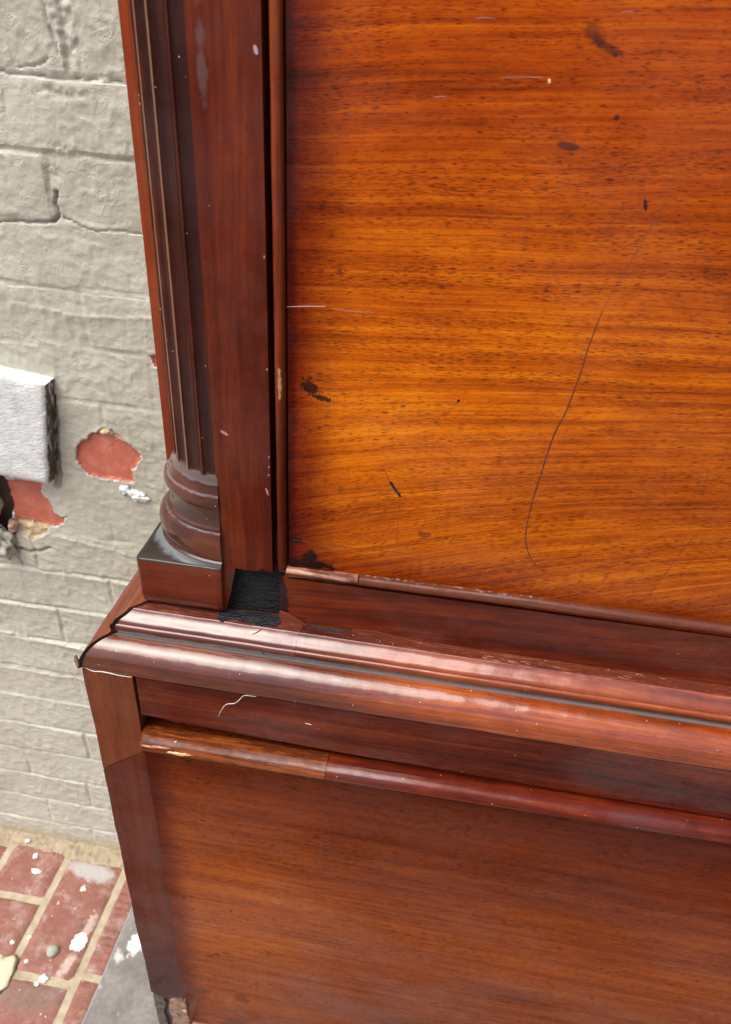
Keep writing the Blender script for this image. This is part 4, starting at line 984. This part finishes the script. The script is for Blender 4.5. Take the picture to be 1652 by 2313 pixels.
# concrete slab the chest stands on
def slab_mat():
    k = T('grey_slab'); P = k.P; n = k.noise(P, 22., 5., .65); n2 = k.noise(P, 160., 4.)
    col = k.ramp(k.add(k.mul(n, .7), k.mul(n2, .3)), [(.32, (.10, .092, .082)), (.5, (.155, .142, .128)), (.68, (.23, .215, .20))])
    ws = k.mul(k.step(k.noise(P, 48., 4., .7), .64, .70), .55); col = k.mix(ws, col, (.48, .50, .50))
    rs = k.mul(k.step(k.noise(k.scale(P, (1, 1, 1), (3, 5, 0)), 36., 4., .7), .66, .71), .6); col = k.mix(rs, col, (.42, .20, .13))
    gl = k.mul(k.spot(k.x, k.y, -.4135, .600, .012, .016, 0, .6, 110., .3), .9); col = k.mix(gl, col, (.80, .80, .78))
    gl = k.mul(k.spot(k.x, k.y, -.4330, .577, .007, .010, .3, .6, 110., .4), .7); col = k.mix(gl, col, (.55, .53, .50))
    ed = k.mul(k.step(k.x, -.4440, -.4462), .7); col = k.mix(ed, col, (.30, .32, .34))
    k.L(col, k.b.inputs['Base Color']); k.b.inputs['Roughness'].default_value = .62
    k.L(k.bump(n2, .5, .0012), k.b.inputs['Normal']); return k.m
sl = prism('concrete_slab', rrect(-.4470, -.019, 2.5, .0080, .0015), lambda t, u, v: (u+(.0006*mn.noise(Vector((t*60, 0, 0))) if u < 0 else 0), t, v), -2.2, YW-.0045, 160, slab_mat(), None); sl['kind'] = 'structure'

# bits lying about on the paving
def flake(name, x, y, rx, ry, rz, mat, label, cat, group=None, z=0., seed=0., rot=0.):
    o = lump(name, (0, 0, 0), (rx, ry, rz), mat, None, .16 if cat == 'pebble' else .35, .9 if cat == 'pebble' else 1.6, 3, seed); o.location = (x, y, z+rz*.45); o.rotation_euler = (0, 0, rot)
    return tag(o, label, cat, group)
G1 = 'flakes and spots of white paint on the brick paving'
flake('paint_flake', -.6568, .7205, .0042, .0055, .0010, M_white, 'teardrop white paint flake near the wall, the upper one on the far left brick', 'paint flake', G1, seed=1)
flake('paint_flake', -.6413, .6936, .0088, .0036, .0012, M_white, 'small oblong white paint flake, like a short bar, on the far left brick', 'paint flake', G1, seed=2, rot=-.1)
flake('paint_flake', -.6820, .7420, .0040, .0038, .0022, M_white, 'white paint flake on the sandy strip at the foot of the wall', 'paint flake', G1, seed=3, z=.006)
flake('paint_flake', -.5447, .6784, .0052, .0046, .0007, flat('dull_white_paint', (.62, .55, .48), .7, .2, 300.), 'dull round paint spot just below the grey stain on the middle brick', 'paint flake', G1, seed=4)
def splat():
    vs_, fs = [(0, 0, .0011)], []; n = 44
    for r_, zz in ((.45, .0010), (.8, .0008), (1., .0003), (1.02, -.0006)):
        for i in range(n):
            a = 2*math.pi*i/n; s_ = 1+(.28*mn.noise(Vector((math.cos(a)*2.2, math.sin(a)*2.2, 5)))+.25*mn.noise(Vector((math.cos(a)*7, math.sin(a)*7, 2))))*r_
            vs_.append((.0125*r_*s_*math.cos(a), .0150*r_*s_*math.sin(a), zz+.0002*mn.noise(Vector((a*3, r_*9, 1)))))
    for i in range(n):
        fs.append((0, 1+i, 1+(i+1) % n))
        for q in range(3): a = 1+q*n+i; b = 1+q*n+(i+1) % n; fs.append((a, a+n, b+n, b))
    o = mesh_obj('paint_splat', vs_, fs, M_white, None, 50); o.location = (-.5092, .591, .0006); tag(o, 'large bright white splat of dried paint on the middle brick', 'paint splat')
splat()
flake('paint_flake', -.5953, .5848, .0032, .0032, .0009, M_white, 'tiny white paint dot on the long sandy joint left of the pebble', 'paint flake', G1, seed=6, z=-.003)
flake('paint_flake', -.5398, .5282, .0064, .0058, .0012, M_white, 'white paint flake on the cross joint below the pebble', 'paint flake', G1, seed=7, z=-.002)
flake('paint_flake', -.5452, .5180, .0036, .0028, .0008, M_white, 'smaller white flake just below the one on the cross joint', 'paint flake', G1, seed=8)
flake('paint_flake', -.6171, .5710, .0036, .0036, .0009, M_white, 'white dot on the left brick, near its right edge', 'paint flake', G1, seed=9)
flake('paint_flake', -.5780, .5472, .0028, .0030, .0008, M_white, 'tiny white dot on the middle brick, left of and below the pebble', 'paint flake', G1, seed=10)
flake('pebble', -.5438, .5677, .0090, .0095, .0080, flat('grey_green_stone', (.33, .34, .27), .7, .25, 120.), 'round grey green pebble lying on the middle brick', 'pebble', seed=11)
patch = flake('mortar_patch', -.618, .512, .026, .034, .0022, flat('yellow_mortar', (.56, .49, .33), .9, .2, 80.), 'yellowish round smear of dried mortar at the lower left', 'mortar patch', seed=12)
